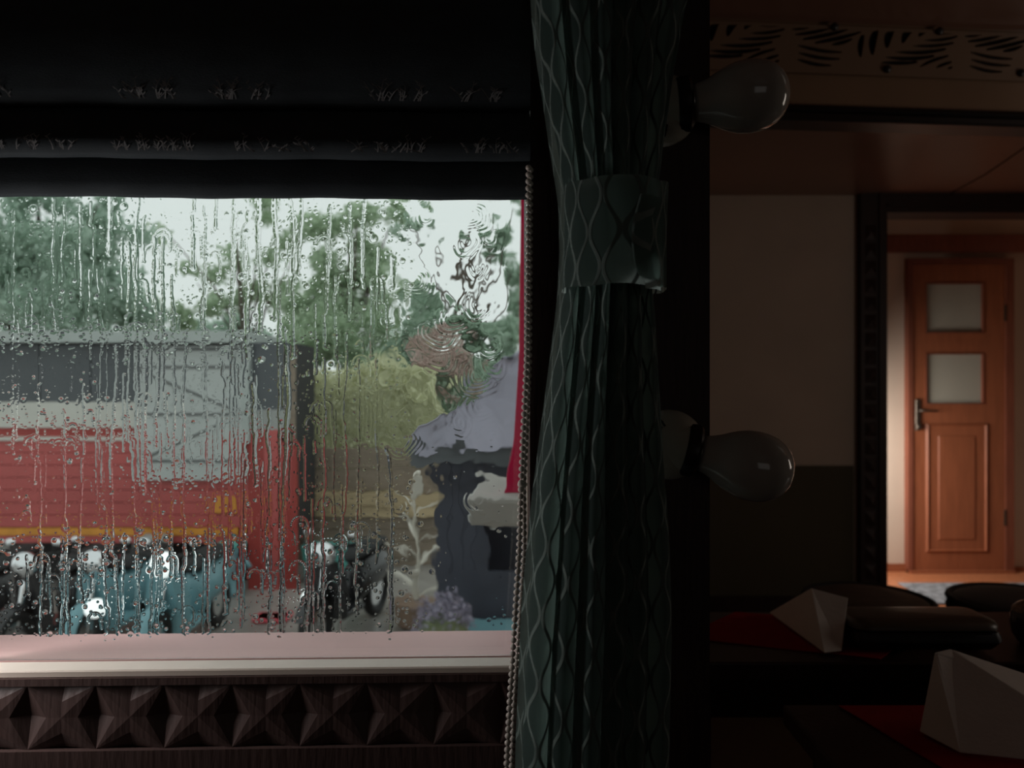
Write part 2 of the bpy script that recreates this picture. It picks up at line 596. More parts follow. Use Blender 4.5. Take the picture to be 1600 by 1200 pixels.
def beam_uv(px, py, v=0):
    n = Matrix.Rotation(BROT, 3, 'Z') @ Vector((0, 1, 0))
    o = Vector((0, 0, CAM_Z))
    d = ray(px, py)
    t_ = ((BMX @ Vector((0, v, 0))) - o).dot(n) / d.dot(n)
    q = BMI @ (o + d * t_)
    return q.x, q.z


bt = thing('trim_4', None, None, kind='structure', loc=BORG, rz=BROT)
u0 = -.80
u1 = 1.95
zr1 = beam_uv(1350, 169)[1]
zr0 = beam_uv(1350, 197)[1]
obj('beam_board', MB().box(u0, u1, 0, .05, zr0 + .012, CEIL), M_TAN, bt)
md = MB()
zz = zr1 - zr0
prof = [(0, zr1), (-.012, zr1), (-.020, zr1 - .25 * zz), (-.010, zr1 - .42 * zz), (-.012, zr1 - .50 * zz), (-.030, zr1 - .60 * zz), (-.034, zr0 + .1 * zz), (-.028, zr0), (.05, zr0), (.05, zr0 + .011), (0, zr0 + .011)]
md.rings([[(u, y, z) for (y, z) in prof] for u in (u0, u1)])
obj('beam_moulding', md, M_RAIL, bt)

fz1 = min(beam_uv(1350, 41)[1], CEIL - .012)
fz0 = beam_uv(1350, 120)[1]
fv = thing('fretwork_frieze', 'brown frieze strip pierced with palm leaf slits, fixed along the ceiling beam', 'frieze', loc=BORG, rz=BROT)
obj('backing_strip', MB().box(u0, u1, -.0035, -.0005, fz0 + .006, fz1 - .006), M_BLACK, fv)
cu = bpy.data.curves.new('fretwork_panel', 'CURVE')
cu.dimensions = '2D'
cu.fill_mode = 'BOTH'
cu.extrude = .003


def poly(pts):
    sp = cu.splines.new('POLY')
    sp.points.add(len(pts) - 1)
    for q, p in zip(sp.points, pts):
        q.co = (p[0], p[1], 0, 1)
    sp.use_cyclic_u = True


poly([(u0, fz0), (u1, fz0), (u1, fz1), (u0, fz1)])
SL = [(1393, 52, 1383, 82, 8, 3), (1422, 52, 1407, 74, 7, 3), (1446, 53, 1432, 63, 5, 2), (1368, 55, 1361, 93, 8, 3), (1347, 64, 1343, 97, 6, 2),
      (1491, 54, 1456, 57.5, 2.6, -1), (1492, 60.5, 1441, 68, 3.6, -2), (1486, 70.5, 1423, 77, 3.8, -2), (1474, 80, 1396, 87, 4.4, -3),
      (1456, 91, 1381, 95.5, 4.6, -3), (1430, 101, 1374, 103.5, 4.6, -1), (1478, 90, 1434, 108, 3.6, 2), (1483, 99, 1459, 108.5, 3.4, 1), (1484, 106.5, 1477, 109.5, 2.6, 0),
      (1503, 60, 1533, 55, 3, 1), (1508, 67.5, 1562, 56, 4, 1), (1519, 74, 1587, 57, 4.6, 1), (1537, 78.5, 1607, 60, 4.6, 1), (1563, 80, 1594, 70.5, 4.2, 1),
      (1512, 83, 1578, 91, 4, 2.5), (1513, 94, 1575, 101, 4, 2.5), (1511, 103.5, 1562, 111, 4, 2.5)]
ux = lambda px: beam_uv(px, 80)[0]
ref0 = ux(1497)
ppm = (ux(1550) - ux(1450)) / 100
mid = beam_uv(1497, 80)[1]
for k in range(-4, 6):
    for (x0, y0, x1, y1, wd, bend) in SL:
        n = 7
        A, B = [], []
        dx, dy = x1 - x0, y1 - y0
        ln = math.hypot(dx, dy)
        nx, ny = -dy / ln, dx / ln
        for i in range(n + 1):
            s_ = i / n
            ww = wd * .74 * (math.sin(PI * min(1, s_ * .86 + .10)) ** .6)
            ox = x0 + dx * s_ + nx * bend * math.sin(PI * s_)
            oy = y0 + dy * s_ + ny * bend * math.sin(PI * s_)
            A.append((ox + nx * ww, oy + ny * ww))
            B.append((ox - nx * ww, oy - ny * ww))
        pts = []
        for (qx, qy) in A + B[::-1]:
            u = ref0 + (qx - 1497) * ppm + k * 263 * ppm
            z = min(max(mid - (qy - 80 + 0) * ppm * .985, fz0 + .008), fz1 - .008)
            pts.append((u, z))
        if min(p[0] for p in pts) < u0 + .01 or max(p[0] for p in pts) > u1 - .01:
            continue
        poly(pts)
co = bpy.data.objects.new('fretwork_panel', cu)
me = bpy.data.meshes.new_from_object(co)
bpy.data.objects.remove(co)
me.transform(Matrix.Translation((0, -.008, 0)) @ Matrix.Rotation(PI / 2, 4, 'X'))
me.materials.clear()
obj('fretwork_panel', me, M_FRET, fv)
for (sx, sy) in ((1463, 48), (1382, 111), (1590, 117), (1300, 44), (1200, 108)):
    u, z = beam_uv(sx, sy)
    obj('stud', MB().ball((u, -.014, min(z, CEIL - .016)), .011, .008, .011, 12, 8), M_RAIL, fv, smooth=True)

# seam in the ceiling panels
struct('trim_5', MB().add([(2.26, 3.95, CEIL), (2.254, 3.95, CEIL), (2.215, 3.6, CEIL), (2.085, 3.0, CEIL), (2.091, 3.0, CEIL), (2.221, 3.6, CEIL),
                           (2.26, 3.95, CEIL - .003), (2.254, 3.95, CEIL - .003), (2.215, 3.6, CEIL - .003), (2.085, 3.0, CEIL - .003), (2.091, 3.0, CEIL - .003), (2.221, 3.6, CEIL - .003)],
                          [(6, 7, 8, 11), (11, 8, 9, 10), (0, 6, 11, 5), (5, 11, 10, 4), (1, 2, 8, 7), (2, 3, 9, 8)]), M_BLACK)

# ------------------------------------------------------------------ window, pane, rain
wn = thing('window_1', None, None, kind='structure', loc=WORG, rz=WROT)
uR = wall_uv(823, 500)[0]
zB = wall_uv(400, 1031)[1]
obj('glass_pane', MB().box(UL + .01, UR, 0, .004, ZB - .01, ZT), pane_mat('clear_pane'), wn)
# beige bead along the bottom, thin pale bead up the right side, dark frame left/top
fb = MB().rings([[(u, -.0005, zB - .006), (u, -.0215, zB - .006), (u, -.0218, zB - .0015), (u, -.0208, zB - .0002), (u, -.0005, zB + .0002)] for u in (UL, UR)])
obj('sash_bead', fb, M_PVC, wn)
obj('sash_bead', MB().box(uR, UR, -.006, -.0005, zB, wall_uv(823, 300)[1]), M_PVC, wn)
obj('sash_bead', MB().box(UL, UL + .012, -.014, -.0005, zB, ZT), M_PVC, wn)
obj('sill_board', MB().add([(UL, .0042, zB + .0), (UR, .0042, zB + .0), (UR, .085, zB - .002), (UL, .085, zB - .002),
                            (UL, .0042, zB - .03), (UR, .0042, zB - .03), (UR, .085, zB - .03), (UL, .085, zB - .03)],
                           [(0, 1, 2, 3), (7, 6, 5, 4), (0, 4, 5, 1), (1, 5, 6, 2), (2, 6, 7, 3), (3, 7, 4, 0)]), M_SILL, wn)


def rain_film():
    """one closed sheet of water on the outer face: flat against the pane, drops and rivulets outside"""
    z_lo, z_hi = zB + .0005, 1.50
    uA, uB = wall_uv(-40, 600)[0], UR - .0005
    pitch = .00060
    nx, nz = int((uB - uA) / pitch), int((z_hi - z_lo) / pitch)
    H = np.zeros((nz, nx))
    rng = RNG

    def px2c(px):
        return (wall_uv(px, 600, .004)[0] - uA) / pitch

    def py2r(py):
        return (wall_uv(400, py, .004)[1] - z_lo) / pitch

    def noise(cx, cz):
        gx, gz = int(nx / cx) + 4, int(nz / cz) + 4
        g = rng.normal(size=(gz, gx))
        xs, zs = np.arange(nx) / cx, np.arange(nz) / cz
        xi, zi = xs.astype(int), zs.astype(int)
        fx, fz = xs - xi, zs - zi

        def w4(t):
            return [(1 - t) ** 3 / 6, (3 * t ** 3 - 6 * t ** 2 + 4) / 6, (-3 * t ** 3 + 3 * t ** 2 + 3 * t + 1) / 6, t ** 3 / 6]
        wx, wz = w4(fx), w4(fz)
        T = sum(g[:, xi + k] * wx[k][None, :] for k in range(4))
        return sum(T[zi + k, :] * wz[k][:, None] for k in range(4))

    C = np.arange(nx)[None, :]
    Rr = np.arange(nz)[:, None]

    def sm(a, b, x):
        t = np.clip((x - a) / (b - a), 0, 1)
        return t * t * (3 - 2 * t)

    right = sm(px2c(590), px2c(640), C + 14 * noise(60, 60))
    bottom_calm = sm(py2r(760), py2r(640), -(-Rr)) if False else sm(py2r(980), py2r(560), Rr + 0 * C)
    # long soft vertical waviness on the left, turbulent sheet on the right
    H += (1 - right) * (.006 * noise(10, 90) + .016 * noise(26, 50))
    sheet = .50 * noise(19, 20) + .15 * noise(9, 9) + .03 * noise(4.5, 5)
    edge = 1 - sm(px2c(770), px2c(800), C)
    H += right * edge * sheet * (.08 + .92 * bottom_calm) + right * .03 * noise(40, 60)
    # ring ripples where drops strike the sheet
    for _ in range(20):
        px, py = rng.uniform(600, 790), rng.uniform(320, 680)
        if rng.random() < .25:
            py = rng.uniform(680, 960)
        c, r = px2c(px), py2r(py)
        Rm = rng.uniform(12, 42)
        lam = rng.uniform(6, 10)
        x0, x1 = int(max(0, c - Rm * 1.3)), int(min(nx, c + Rm * 1.3))
        y0, y1 = int(max(0, r - Rm * 1.3)), int(min(nz, r + Rm * 1.3))
        if x1 <= x0 or y1 <= y0:
            continue
        xx, yy = C[:, x0:x1] - c, Rr[y0:y1] - r
        d = np.sqrt(xx ** 2 + (yy * rng.uniform(.8, 1.3)) ** 2) + 3.0 * np.sin(xx / 9.0 + c) * np.cos(yy / 7.0)
        ang = np.arctan2(yy, xx)
        part = np.clip(.4 + .9 * np.cos(ang - rng.uniform(-2.6, -.5)), 0, 1)
        H[y0:y1, x0:x1] += .085 * np.sin(2 * PI * d / lam) * np.exp(-((d - .6 * Rm) / (.38 * Rm)) ** 2) * part * edge[:, x0:x1]
    # drops and rivulets (maximum of caps)
    D = np.zeros((nz, nx))

    def stamp_path(cs, rs, hw_, ht):
        """ridge through points; hw_ half width and ht height per point"""
        for c, r, a, hgt in zip(cs, rs, hw_, ht):
            k = int(a * 2.4) + 2
            ci, ri = int(c), int(r)
            x0, x1, y0, y1 = max(0, ci - k), min(nx, ci + k + 1), max(0, ri - k), min(nz, ri + k + 1)
            if x1 <= x0 or y1 <= y0:
                continue
            d2 = ((C[:, x0:x1] - c) ** 2 + (Rr[y0:y1] - r) ** 2) / (a * a)
            D[y0:y1, x0:x1] = np.maximum(D[y0:y1, x0:x1], hgt * np.exp(-d2 * 1.1))

    def rivulet(px, py0, py1, a, hgt, wob=1.0):
        r0, r1 = py2r(py0), py2r(py1)          # r0 is the top
        n = max(3, int(abs(r0 - r1) / max(1.0, a * .55)))
        rs = np.linspace(r0, r1, n)
        st = rng.normal(size=n) * .22 * wob
        kink = (rng.random(n) < .03) * rng.normal(size=n) * 2.0 * wob
        drift = np.convolve(np.cumsum(st + kink * .8), np.ones(5) / 5, 'same')
        drift -= np.linspace(drift[0], drift[-1] * .45, n)
        cs = px2c(px) + drift
        mod = np.convolve(rng.random(n), np.ones(4) / 4, 'same')
        aa = a * (.65 + .7 * mod)
        hh = hgt * (.55 + .9 * mod)
        stamp_path(cs, rs, aa, hh)

    # long rivulets: (photo column, from row, to row)
    for (x, a, b_, s_) in ((82, 310, 520, 2), (100, 320, 500, 1.6), (125, 320, 480, 2), (172, 305, 400, 3.4), (200, 380, 560, 2.2), (216, 310, 700, 1.8), (224, 530, 770, 3.0), (181, 540, 1010, 2.2),
                           (240, 370, 700, 2.4), (254, 370, 640, 2.0), (268, 430, 900, 1.8), (290, 520, 1000, 2.0), (303, 310, 420, 2.8), (318, 320, 640, 1.7), (338, 310, 360, 2.6), (345, 560, 960, 1.6),
                           (366, 310, 600, 2.2), (388, 330, 560, 2.6), (404, 310, 520, 2.4), (395, 600, 760, 3.0), (384, 720, 860, 2.6), (428, 310, 500, 2.2), (452, 310, 560, 2.0), (447, 540, 1000, 2.4),
                           (470, 310, 430, 2.2), (515, 320, 545, 2.4), (523, 430, 560, 2.2), (545, 320, 500, 2.0), (570, 310, 450, 2.2), (580, 440, 560, 2.0), (612, 400, 450, 2.0), (540, 520, 900, 1.6),
                           (560, 560, 960, 1.5), (505, 560, 1000, 1.6), (480, 820, 1000, 2.0), (322, 640, 990, 1.5), (140, 420, 560, 1.6), (45, 460, 540, 2.0), (62, 560, 990, 1.5), (98, 640, 1000, 1.7),
                           (130, 600, 940, 1.6), (20, 330, 700, 1.5), (160, 700, 990, 1.6), (205, 690, 980, 2.0), (236, 760, 990, 1.5), (604, 700, 990, 2.4), (588, 560, 800, 1.5), (420, 640, 1000, 1.8)):
        rivulet(x, a, b_, s_ * .72, .22 + .10 * s_)
    for _ in range(95):
        x = rng.uniform(-30, 615)
        a = rng.uniform(305, 900)
        rivulet(x, a, min(1010, a + rng.gamma(2.0, 65)), rng.uniform(.8, 1.3), rng.uniform(.16, .34), .8)
    # hooked trail heads: an arch with two legs
    for _ in range(90):
        x, y = rng.uniform(-30, 600), rng.uniform(330, 985)
        wd, leg = rng.uniform(3, 13), rng.gamma(2, 14)
        t = np.linspace(PI, 0, 14)
        cs = px2c(x) + wd * np.cos(t)
        rs = py2r(y) + wd * 1.1 * np.sin(t)
        l1 = np.arange(0, leg, 1.0)
        cs = np.concatenate([cs, cs[-1] + np.cumsum(rng.normal(size=len(l1)) * .25)])
        rs = np.concatenate([rs, rs[-1] - l1])
        a = rng.uniform(.8, 1.4)
        n = len(cs)
        stamp_path(cs, rs, np.full(n, a), np.full(n, rng.uniform(.2, .4)) * (.7 + .5 * rng.random(n)))
    # single drops, many tiny ones
    n = 4600
    xs, ys = rng.uniform(-40, 640, n), rng.uniform(308, 1000, n)
    ra = np.clip(rng.gamma(1.7, .42, n), .7, 3.6)
    stamp_path(np.array([px2c(0) + (px2c(800) - px2c(0)) * q / 800 for q in xs]), np.array([py2r(0) + (py2r(1000) - py2r(0)) * q / 1000 for q in ys]), ra, ra * rng.uniform(.2, .42, n))
    n = 60
    xs, ys = rng.uniform(640, 815, n), rng.uniform(700, 1000, n)
    ra = np.clip(rng.gamma(2.0, .5, n), .8, 2.6)
    stamp_path([px2c(q) for q in xs], [py2r(q) for q in ys], ra, ra * .22)
    H = .95 + np.clip(H, -.85, 2) + D                # millimetres
    H = np.maximum(H, .02) * 1e-3
    ucoord = uA + np.arange(nx) * pitch
    zcoord = z_lo + np.arange(nz) * pitch
    U, Z = np.meshgrid(ucoord, zcoord)
    front = np.stack([U, .0042 + H, Z], -1).reshape(-1, 3)
    idx = np.arange(nx * nz).reshape(nz, nx)
    q = np.stack([idx[:-1, :-1], idx[1:, :-1], idx[1:, 1:], idx[:-1, 1:]], -1).reshape(-1, 4)     # faces outwards (+v)
    b0 = nx * nz
    # flat back with the same rim vertices
    rim = np.concatenate([idx[0, :-1], idx[:-1, -1], idx[-1, :0:-1], idx[:0:-1, 0]])
    back = front[rim].copy()
    back[:, 1] = .0042
    nr = len(rim)
    ri = np.arange(nr)
    side = np.stack([rim[ri], rim[(ri + 1) % nr], b0 + (ri + 1) % nr, b0 + ri], -1)
    verts = np.concatenate([front, back])
    me = np_mesh('rain_water', verts, np.concatenate([q, side]))
    me.polygons.foreach_set('use_smooth', np.concatenate([np.ones(len(q), bool), np.zeros(len(side), bool)]))
    # close the flat side
    bm = bmesh.new()
    bm.from_mesh(me)
    bm.verts.ensure_lookup_table()
    bm.faces.new([bm.verts[b0 + i] for i in range(nr)])
    bm.to_mesh(me)
    bm.free()
    return me


rw = obj('rain_water', rain_film(), glass_mat('rain_water', 1.33))
rw.location = WORG
rw.rotation_euler = (0, 0, WROT)
tag(rw, 'rain drops and rivulets running down the outside of the window pane', 'rain', kind='stuff')

# ------------------------------------------------------------------ carved rail under the window
VR = -.0225
cr = thing('trim_6', None, None, kind='structure', loc=WORG, rz=WROT)
zt = zB - .0065
zc1 = wall_uv(100, 1071, VR)[1]
zc0 = wall_uv(100, 1171, VR)[1]
za = wall_uv(100, 1190, VR)[1]
ue = wall_uv(1030, 1100, VR)[0]
obj('rail_top', MB().box(UL - .05, ue, VR - .002, -.0205, zc1, zt), M_CARVED, cr)
obj('rail_core', MB().box(UL - .05, ue, VR + .012, .0, zc0, zc1), M_CARVED, cr)
obj('rail_foot', MB().box(UL - .05, ue, VR - .004, -.0205, za - .012, zc0), M_CARVED, cr)
obj('rail_apron', MB().box(UL - .05, ue, VR + .02, VR + .04, .30, za - .012), M_DARKWOOD, cr)
pt = wall_uv(150, 1100, VR)[0] - wall_uv(43, 1100, VR)[0]
uc0 = wall_uv(43, 1100, VR)[0]
hh = zc1 - zc0
dep = .006


def carved_tile():
    p = pt
    m = MB()
    A, B, C_, D_ = (0, 0, 0), (p, 0, 0), (p, 0, hh), (0, 0, hh)
    ctr = (p / 2, -.0012, hh / 2)
    k = .27
    lf, rt = (p * k, 0, hh / 2), (p * (1 - k), 0, hh / 2)
    bt_, tp = (p / 2, 0, hh * k * .95), (p / 2, 0, hh * (1 - k * .95))
    Ml, Mr, Mb, Mt = (0, dep, hh / 2), (p, dep, hh / 2), (p / 2, dep, 0), (p / 2, dep, hh)
    v = [A, B, C_, D_, ctr, lf, rt, bt_, tp, Ml, Mr, Mb, Mt]
    f = [(0, 7, 4), (0, 4, 5), (1, 4, 7), (1, 6, 4), (2, 4, 6), (2, 8, 4), (3, 4, 8), (3, 5, 4),
         (0, 5, 9), (9, 5, 3), (1, 10, 6), (10, 2, 6), (0, 11, 7), (11, 1, 7), (3, 8, 12), (12, 8, 2)]
    m.add(v, f)
    me = bpy.data.meshes.new('carved_star')
    me.from_pydata(m.v, [], m.f)
    me.update()
    return me


tm = carved_tile()
tm.materials.append(M_CARVED)
k0 = int((UL - .05 - uc0) / pt) + 1
for k in range(k0, int((ue - uc0) / pt)):
    obj('carved_star', tm, M_CARVED, cr, loc=(uc0 + k * pt, VR, zc0))

# post between the window and the alcove
PV = -.05
pl, pr = wall_uv(828, 600, PV)[0], wall_uv(1109, 600, PV)[0]
po = MB().box(pl, pr, PV, -.0205, .0, CEIL - .001)
struct('trim_7', po, M_DARKWOOD, loc=WORG, rz=WROT)

# ------------------------------------------------------------------ roman blind
VB = -.045
rb = thing('roman_blind', 'black navy roman blind with soft folds and faint silver branch print, half lowered', 'blind', loc=WORG, rz=WROT)
ub0, ub1 = UL - .02, wall_uv(827, 250, VB)[0]
zb = [wall_uv(400, y, VB)[1] for y in (309.5, 256, 178)]


def fold_sheet(prof, name):
    """prof: (v, z) polyline extruded across the blind with a slight sag"""
    n = 48
    v, f_ = [], []
    m = len(prof)
    for i in range(n + 1):
        u = ub0 + (ub1 - ub0) * i / n
        s_ = .0006 * math.sin(i * .41) + .0003 * math.sin(i * 1.3 + 1)
        for j, (vv, z) in enumerate(prof):
            v.append((u, vv + .4 * s_, z + s_ * (1 if j < m - 1 else .3)))
    for i in range(n):
        for j in range(m - 1):
            f_.append((i * m + j, (i + 1) * m + j, (i + 1) * m + j + 1, i * m + j + 1))
    mb = MB().add(v, f_)
    return mb


lip = fold_sheet([(VB + .006, zb[0] + .06), (VB + .004, zb[0] + .004), (VB + .001, zb[0]), (VB - .004, zb[0] + .002), (VB - .006, zb[0] + .012), (VB - .006, zb[1] + .004), (VB + .004, zb[1] + .03)], 'lip')
obj('hem_band', lip, M_BLIND, rb, smooth=True)


def fold(zlow, ztop, bulge):
    return [(VB + .004, zlow + .016), (VB - .008, zlow + .003), (VB - .013, zlow), (VB - .018, zlow + .003), (VB - .020 - bulge * .3, zlow + .012), (VB - .018 - bulge * .5, zlow + (ztop - zlow) * .35),
            (VB - .012 - bulge * .2, zlow + (ztop - zlow) * .7), (VB - .006, ztop), (VB + .004, ztop + .02)]


obj('fold', fold_sheet(fold(zb[1], zb[2] + .004, .006), 'f1'), M_BLIND, rb, smooth=True)
obj('fold', fold_sheet(fold(zb[2], 1.62, .012), 'f2'), M_BLIND, rb, smooth=True)
obj('head_rail', MB().box(ub0, ub1, VB - .02, -.021, 1.61, 1.66), M_BLIND, rb)


# branch print: small curved twigs and leaves lying just on the cloth of each fold
def sprig(m, u, z, v, sc, seed):
    r = random.Random(seed)
    for k in range(r.randint(3, 5)):
        a = rad(r.uniform(50, 130) if r.random() < .7 else r.uniform(15, 165))
        ln = sc * r.uniform(.5, 1.2)
        bend = r.uniform(-.6, .6)
        pts = []
        bx = u + r.uniform(-.5, .5) * sc
        for i in range(6):
            q = i / 5
            aa = a + bend * q
            pts.append((bx + ln * q * math.cos(aa), z + ln * q * math.sin(aa) * .9))
        for i in range(5):
            (x0, z0), (x1, z1) = pts[i], pts[i + 1]
            wd = .00042 * (1.4 - i / 5)
            dx, dz = x1 - x0, z1 - z0
            l_ = math.hypot(dx, dz) or 1
            nx, nz = -dz / l_ * wd, dx / l_ * wd
            m.add([(x0 - nx, v(z0), z0 - nz), (x0 + nx, v(z0), z0 + nz), (x1 + nx, v(z1), z1 + nz), (x1 - nx, v(z1), z1 - nz)], [(0, 1, 2, 3)])
            if r.random() < .5:
                s_ = r.choice((-1, 1))
                lx, lz = x1 + s_ * .0035, z1 + .002
                m.add([(x1, v(z1), z1), (x1 + s_ * .0022, v(z1 + .0016), z1 + .0018), (lx, v(lz), lz), (x1 + s_ * .0016, v(z1), z1 - .0002)], [(0, 1, 2, 3)])


for (zl, ztop, bulge, cols) in ((zb[1], zb[2] + .004, .006, (15, 60, 95, 190, 225, 240, 265, 290, 375, 410, 445, 480, 560, 600, 632, 660, 740, 775, 805)),
                                (zb[2], 1.62, .012, (8, 205, 232, 262, 345, 372, 400, 590, 618, 650, 735, 770))):
    m = MB()
    pf = fold(zl, ztop, bulge)[3:8]

    def vf(z, pf=pf):
        for (a, za_), (b_, zb_) in zip(pf, pf[1:]):
            if z <= zb_:
                t_ = (z - za_) / (zb_ - za_)
                return a + (b_ - a) * t_ - .0011
        return pf[-1][0] - .0011
    for i, c in enumerate(cols):
        u = wall_uv(c, 250, VB - .02)[0]
        sprig(m, u, zl + .005, vf, .013 if zl == zb[1] else .016, int(c + zl * 1000))
    obj('branch_print', m, M_PRINT, rb)['kind'] = 'stuff'

# ------------------------------------------------------------------ curtain
VC = -.115


def interp(tab, y):
    ys = [t_[0] for t_ in tab]
    return [float(np.interp(y, ys, [t_[k] for t_ in tab])) for k in range(1, len(tab[0]))]


CT = [(-420, 815, 1135), (-100, 826, 1108), (0, 834, 1080), (60, 842, 1070), (100, 849, 1062), (200, 864, 1048), (260, 874, 1041), (300, 880, 1034), (380, 882, 1030), (455, 878, 1030), (500, 873, 1034), (600, 860, 1040), (700, 846, 1047),
      (800, 832, 1053), (900, 822, 1057), (1000, 814, 1059), (1200, 806, 1055), (1600, 800, 1060), (2200, 795, 1070), (2900, 790, 1075)]


def curtain_mesh():
    nt_, ny = 300, 200
    cloth = .58
    verts, uvs = [], []
    t = np.linspace(0, 1, nt_ + 1)
    nf = 6.5
    for j in range(ny + 1):
        y = -420 + (3320) * (j / ny)
        x0, x1 = interp(CT, y)
        u0_, z = wall_uv(x0, y, VC)
        u1_, _ = wall_uv(x1, y, VC)
        wd = u1_ - u0_
        # pleat phase drifts slowly down the cloth
        ph = .5 * math.sin(y / 260.0) + .25 * math.sin(y / 90.0 + 1)
        tt = t + .011 * np.sin(2 * PI * 2.3 * t + y / 310.0)
        fold_ = np.sin(2 * PI * nf * tt + ph)
        fold2 = np.sin(2 * PI * nf * tt + ph + PI / 2)
        gather = min(1.0, max(0.0, 1 - abs(y - 380) / 420.0))
        amp = .0165 + .002 * gather
        env = np.minimum(1, np.minimum(t, 1 - t) * 9 + .25)
        xs = u0_ + wd * np.clip(t + .045 * fold2 * env * (1 - .5 * gather), 0, 1)
        # body bulges a little towards the room in the middle
        vs = VC + amp * fold_ * env - .028 * np.sin(PI * t) * (.6 + .4 * gather) + .012 + .035 * np.clip((.07 - t) / .07, 0, 1) ** 1.5 + .010 * np.clip((t - .94) / .06, 0, 1) ** 1.5
        for i in range(nt_ + 1):
            verts.append((xs[i], vs[i], z))
            uvs.append((t[i] * cloth, z))
    V = np.array(verts)
    idx = np.arange((nt_ + 1) * (ny + 1)).reshape(ny + 1, nt_ + 1)
    q = np.stack([idx[:-1, :-1], idx[1:, :-1], idx[1:, 1:], idx[:-1, 1:]], -1).reshape(-1, 4)
    me = np_mesh('curtain_cloth', V, q)
    uv = me.uv_layers.new(name='UVMap')
    uv.data.foreach_set('uv', np.array(uvs)[q.ravel()].astype(np.float32).ravel())
    return me


ct = thing('curtain', 'dark green sheer curtain with wavy lattice weave, gathered beside the window', 'curtain', loc=WORG, rz=WROT)
obj('curtain_cloth', curtain_mesh(), M_CURT, ct, smooth=True)


def tieback_mesh():
    n, ny = 160, 26
    V, UVv = [], []
    for j in range(ny + 1):
        y = 301 + (457 - 301) * j / ny
        x0, x1 = interp(CT, y)
        u0_, z = wall_uv(x0 - 2, y, VC)
        u1_, _ = wall_uv(x1 + 3, y, VC)
        cxm, rx = (u0_ + u1_) / 2, (u1_ - u0_) / 2
        for i in range(n + 1):
            a = 2 * PI * i / n
            ca, sa = math.cos(a), math.sin(a)
            sx = math.copysign(abs(ca) ** .8, ca)
            ry = .040
            V.append((cxm + rx * sx, VC - .012 - ry * sa * (1 if sa > 0 else .75) + .0012 * math.sin(9 * a + y * .02), z + .0008 * math.sin(5 * a)))
            UVv.append((a / (2 * PI) * .36, z))
    V = np.array(V)
    idx = np.arange((n + 1) * (ny + 1)).reshape(ny + 1, n + 1)
    q = np.stack([idx[:-1, :-1], idx[:-1, 1:], idx[1:, 1:], idx[1:, :-1]], -1).reshape(-1, 4)
    me = np_mesh('tieback_band', V, q)
    uv = me.uv_layers.new(name='UVMap')
    uv.data.foreach_set('uv', np.array(UVv)[q.ravel()].astype(np.float32).ravel())
    return me


obj('tieback_band', tieback_mesh(), M_CURT, ct, smooth=True)
# loose end of the band folded over on its right side
fl = MB()
n = 12
rows = []
for i in range(n + 1):
    s_ = i / n
    y = 303 + 148 * s_
    bow = 986 + 14 * (1 - math.sin(PI * min(1, s_ * 1.05))) + (8 if s_ > .9 else 0)
    u0_, z = wall_uv(bow, y, VC - .053)
    u1_, _ = wall_uv(1031, y, VC - .02)
    rows.append([(u0_, VC - .0545, z), ((u0_ + u1_) / 2, VC - .050, z), (u1_ * .8 + u0_ * .2, VC - .040, z), (u1_ + .001, VC - .018, z)])
fl.rings(rows, caps=False, closed=False)
fm = fl.mesh('tieback_end')
fuv = fm.uv_layers.new(name='UVMap')
for p in fm.polygons:
    for li in p.loop_indices:
        c = fm.vertices[fm.loops[li].vertex_index].co
        fuv.data[li].uv = (c.x * .3 + .004, c.z)
obj('tieback_end', fm, M_CURT, ct, smooth=True)

# ------------------------------------------------------------------ bead chain of the blind
bc = thing('bead_chain', 'ivory bead chain of the blind hanging in two strands against the curtain', 'blind chain', loc=WORG, rz=WROT)
VCH = -.062
SA = [(250, 826), (560, 823), (640, 819), (756, 814), (860, 811), (940, 806), (1040, 800), (1100, 796), (1200, 791), (1420, 783)]
SB = [(250, 829), (560, 827), (640, 824), (756, 818), (860, 819), (940, 814), (1040, 807), (1100, 803), (1200, 799), (1420, 789)]
bead = MB().ball((0, 0, 0), .0026, .0026, .0026, 12, 8).mesh('bead')
bead.materials.append(M_BEAD)
bead.polygons.foreach_set('use_smooth', [True] * len(bead.polygons))
for si, (S_, dv) in enumerate(((SA, -.002), (SB, .003))):
    y = 262.0 + si * 4
    pts = []
    while y < 1420:
        x = float(np.interp(y, [q[0] for q in S_], [q[1] for q in S_]))
        u, z = wall_uv(x, y, VCH + dv)
        o = obj('bead', bead, M_BEAD, bc, loc=(u, VCH + dv, z))
        pts.append((u, VCH + dv, z))
        y += 10.7
    obj('cord', MB().tube(pts[::3] + [pts[-1]], .0006, 6), M_BEAD, bc)
bg_ = MB()
u, z = wall_uv(816, 757, VCH)
obj('chain_joiner', MB().ball((u, VCH, z), .0042, .0036, .0036, 12, 8), M_BEAD, bc, smooth=True)

# ------------------------------------------------------------------ bulbs on the post
bulb_prof = [(.0150, 0), (.0158, .003), (.0172, .008), (.0196, .014), (.0228, .020), (.0262, .027), (.0288, .035), (.0300, .044), (.0296, .052), (.0278, .060), (.0244, .067), (.0195, .0725), (.0132, .0764), (.0068, .0783), (.002, .0789), (.0004, .079)]


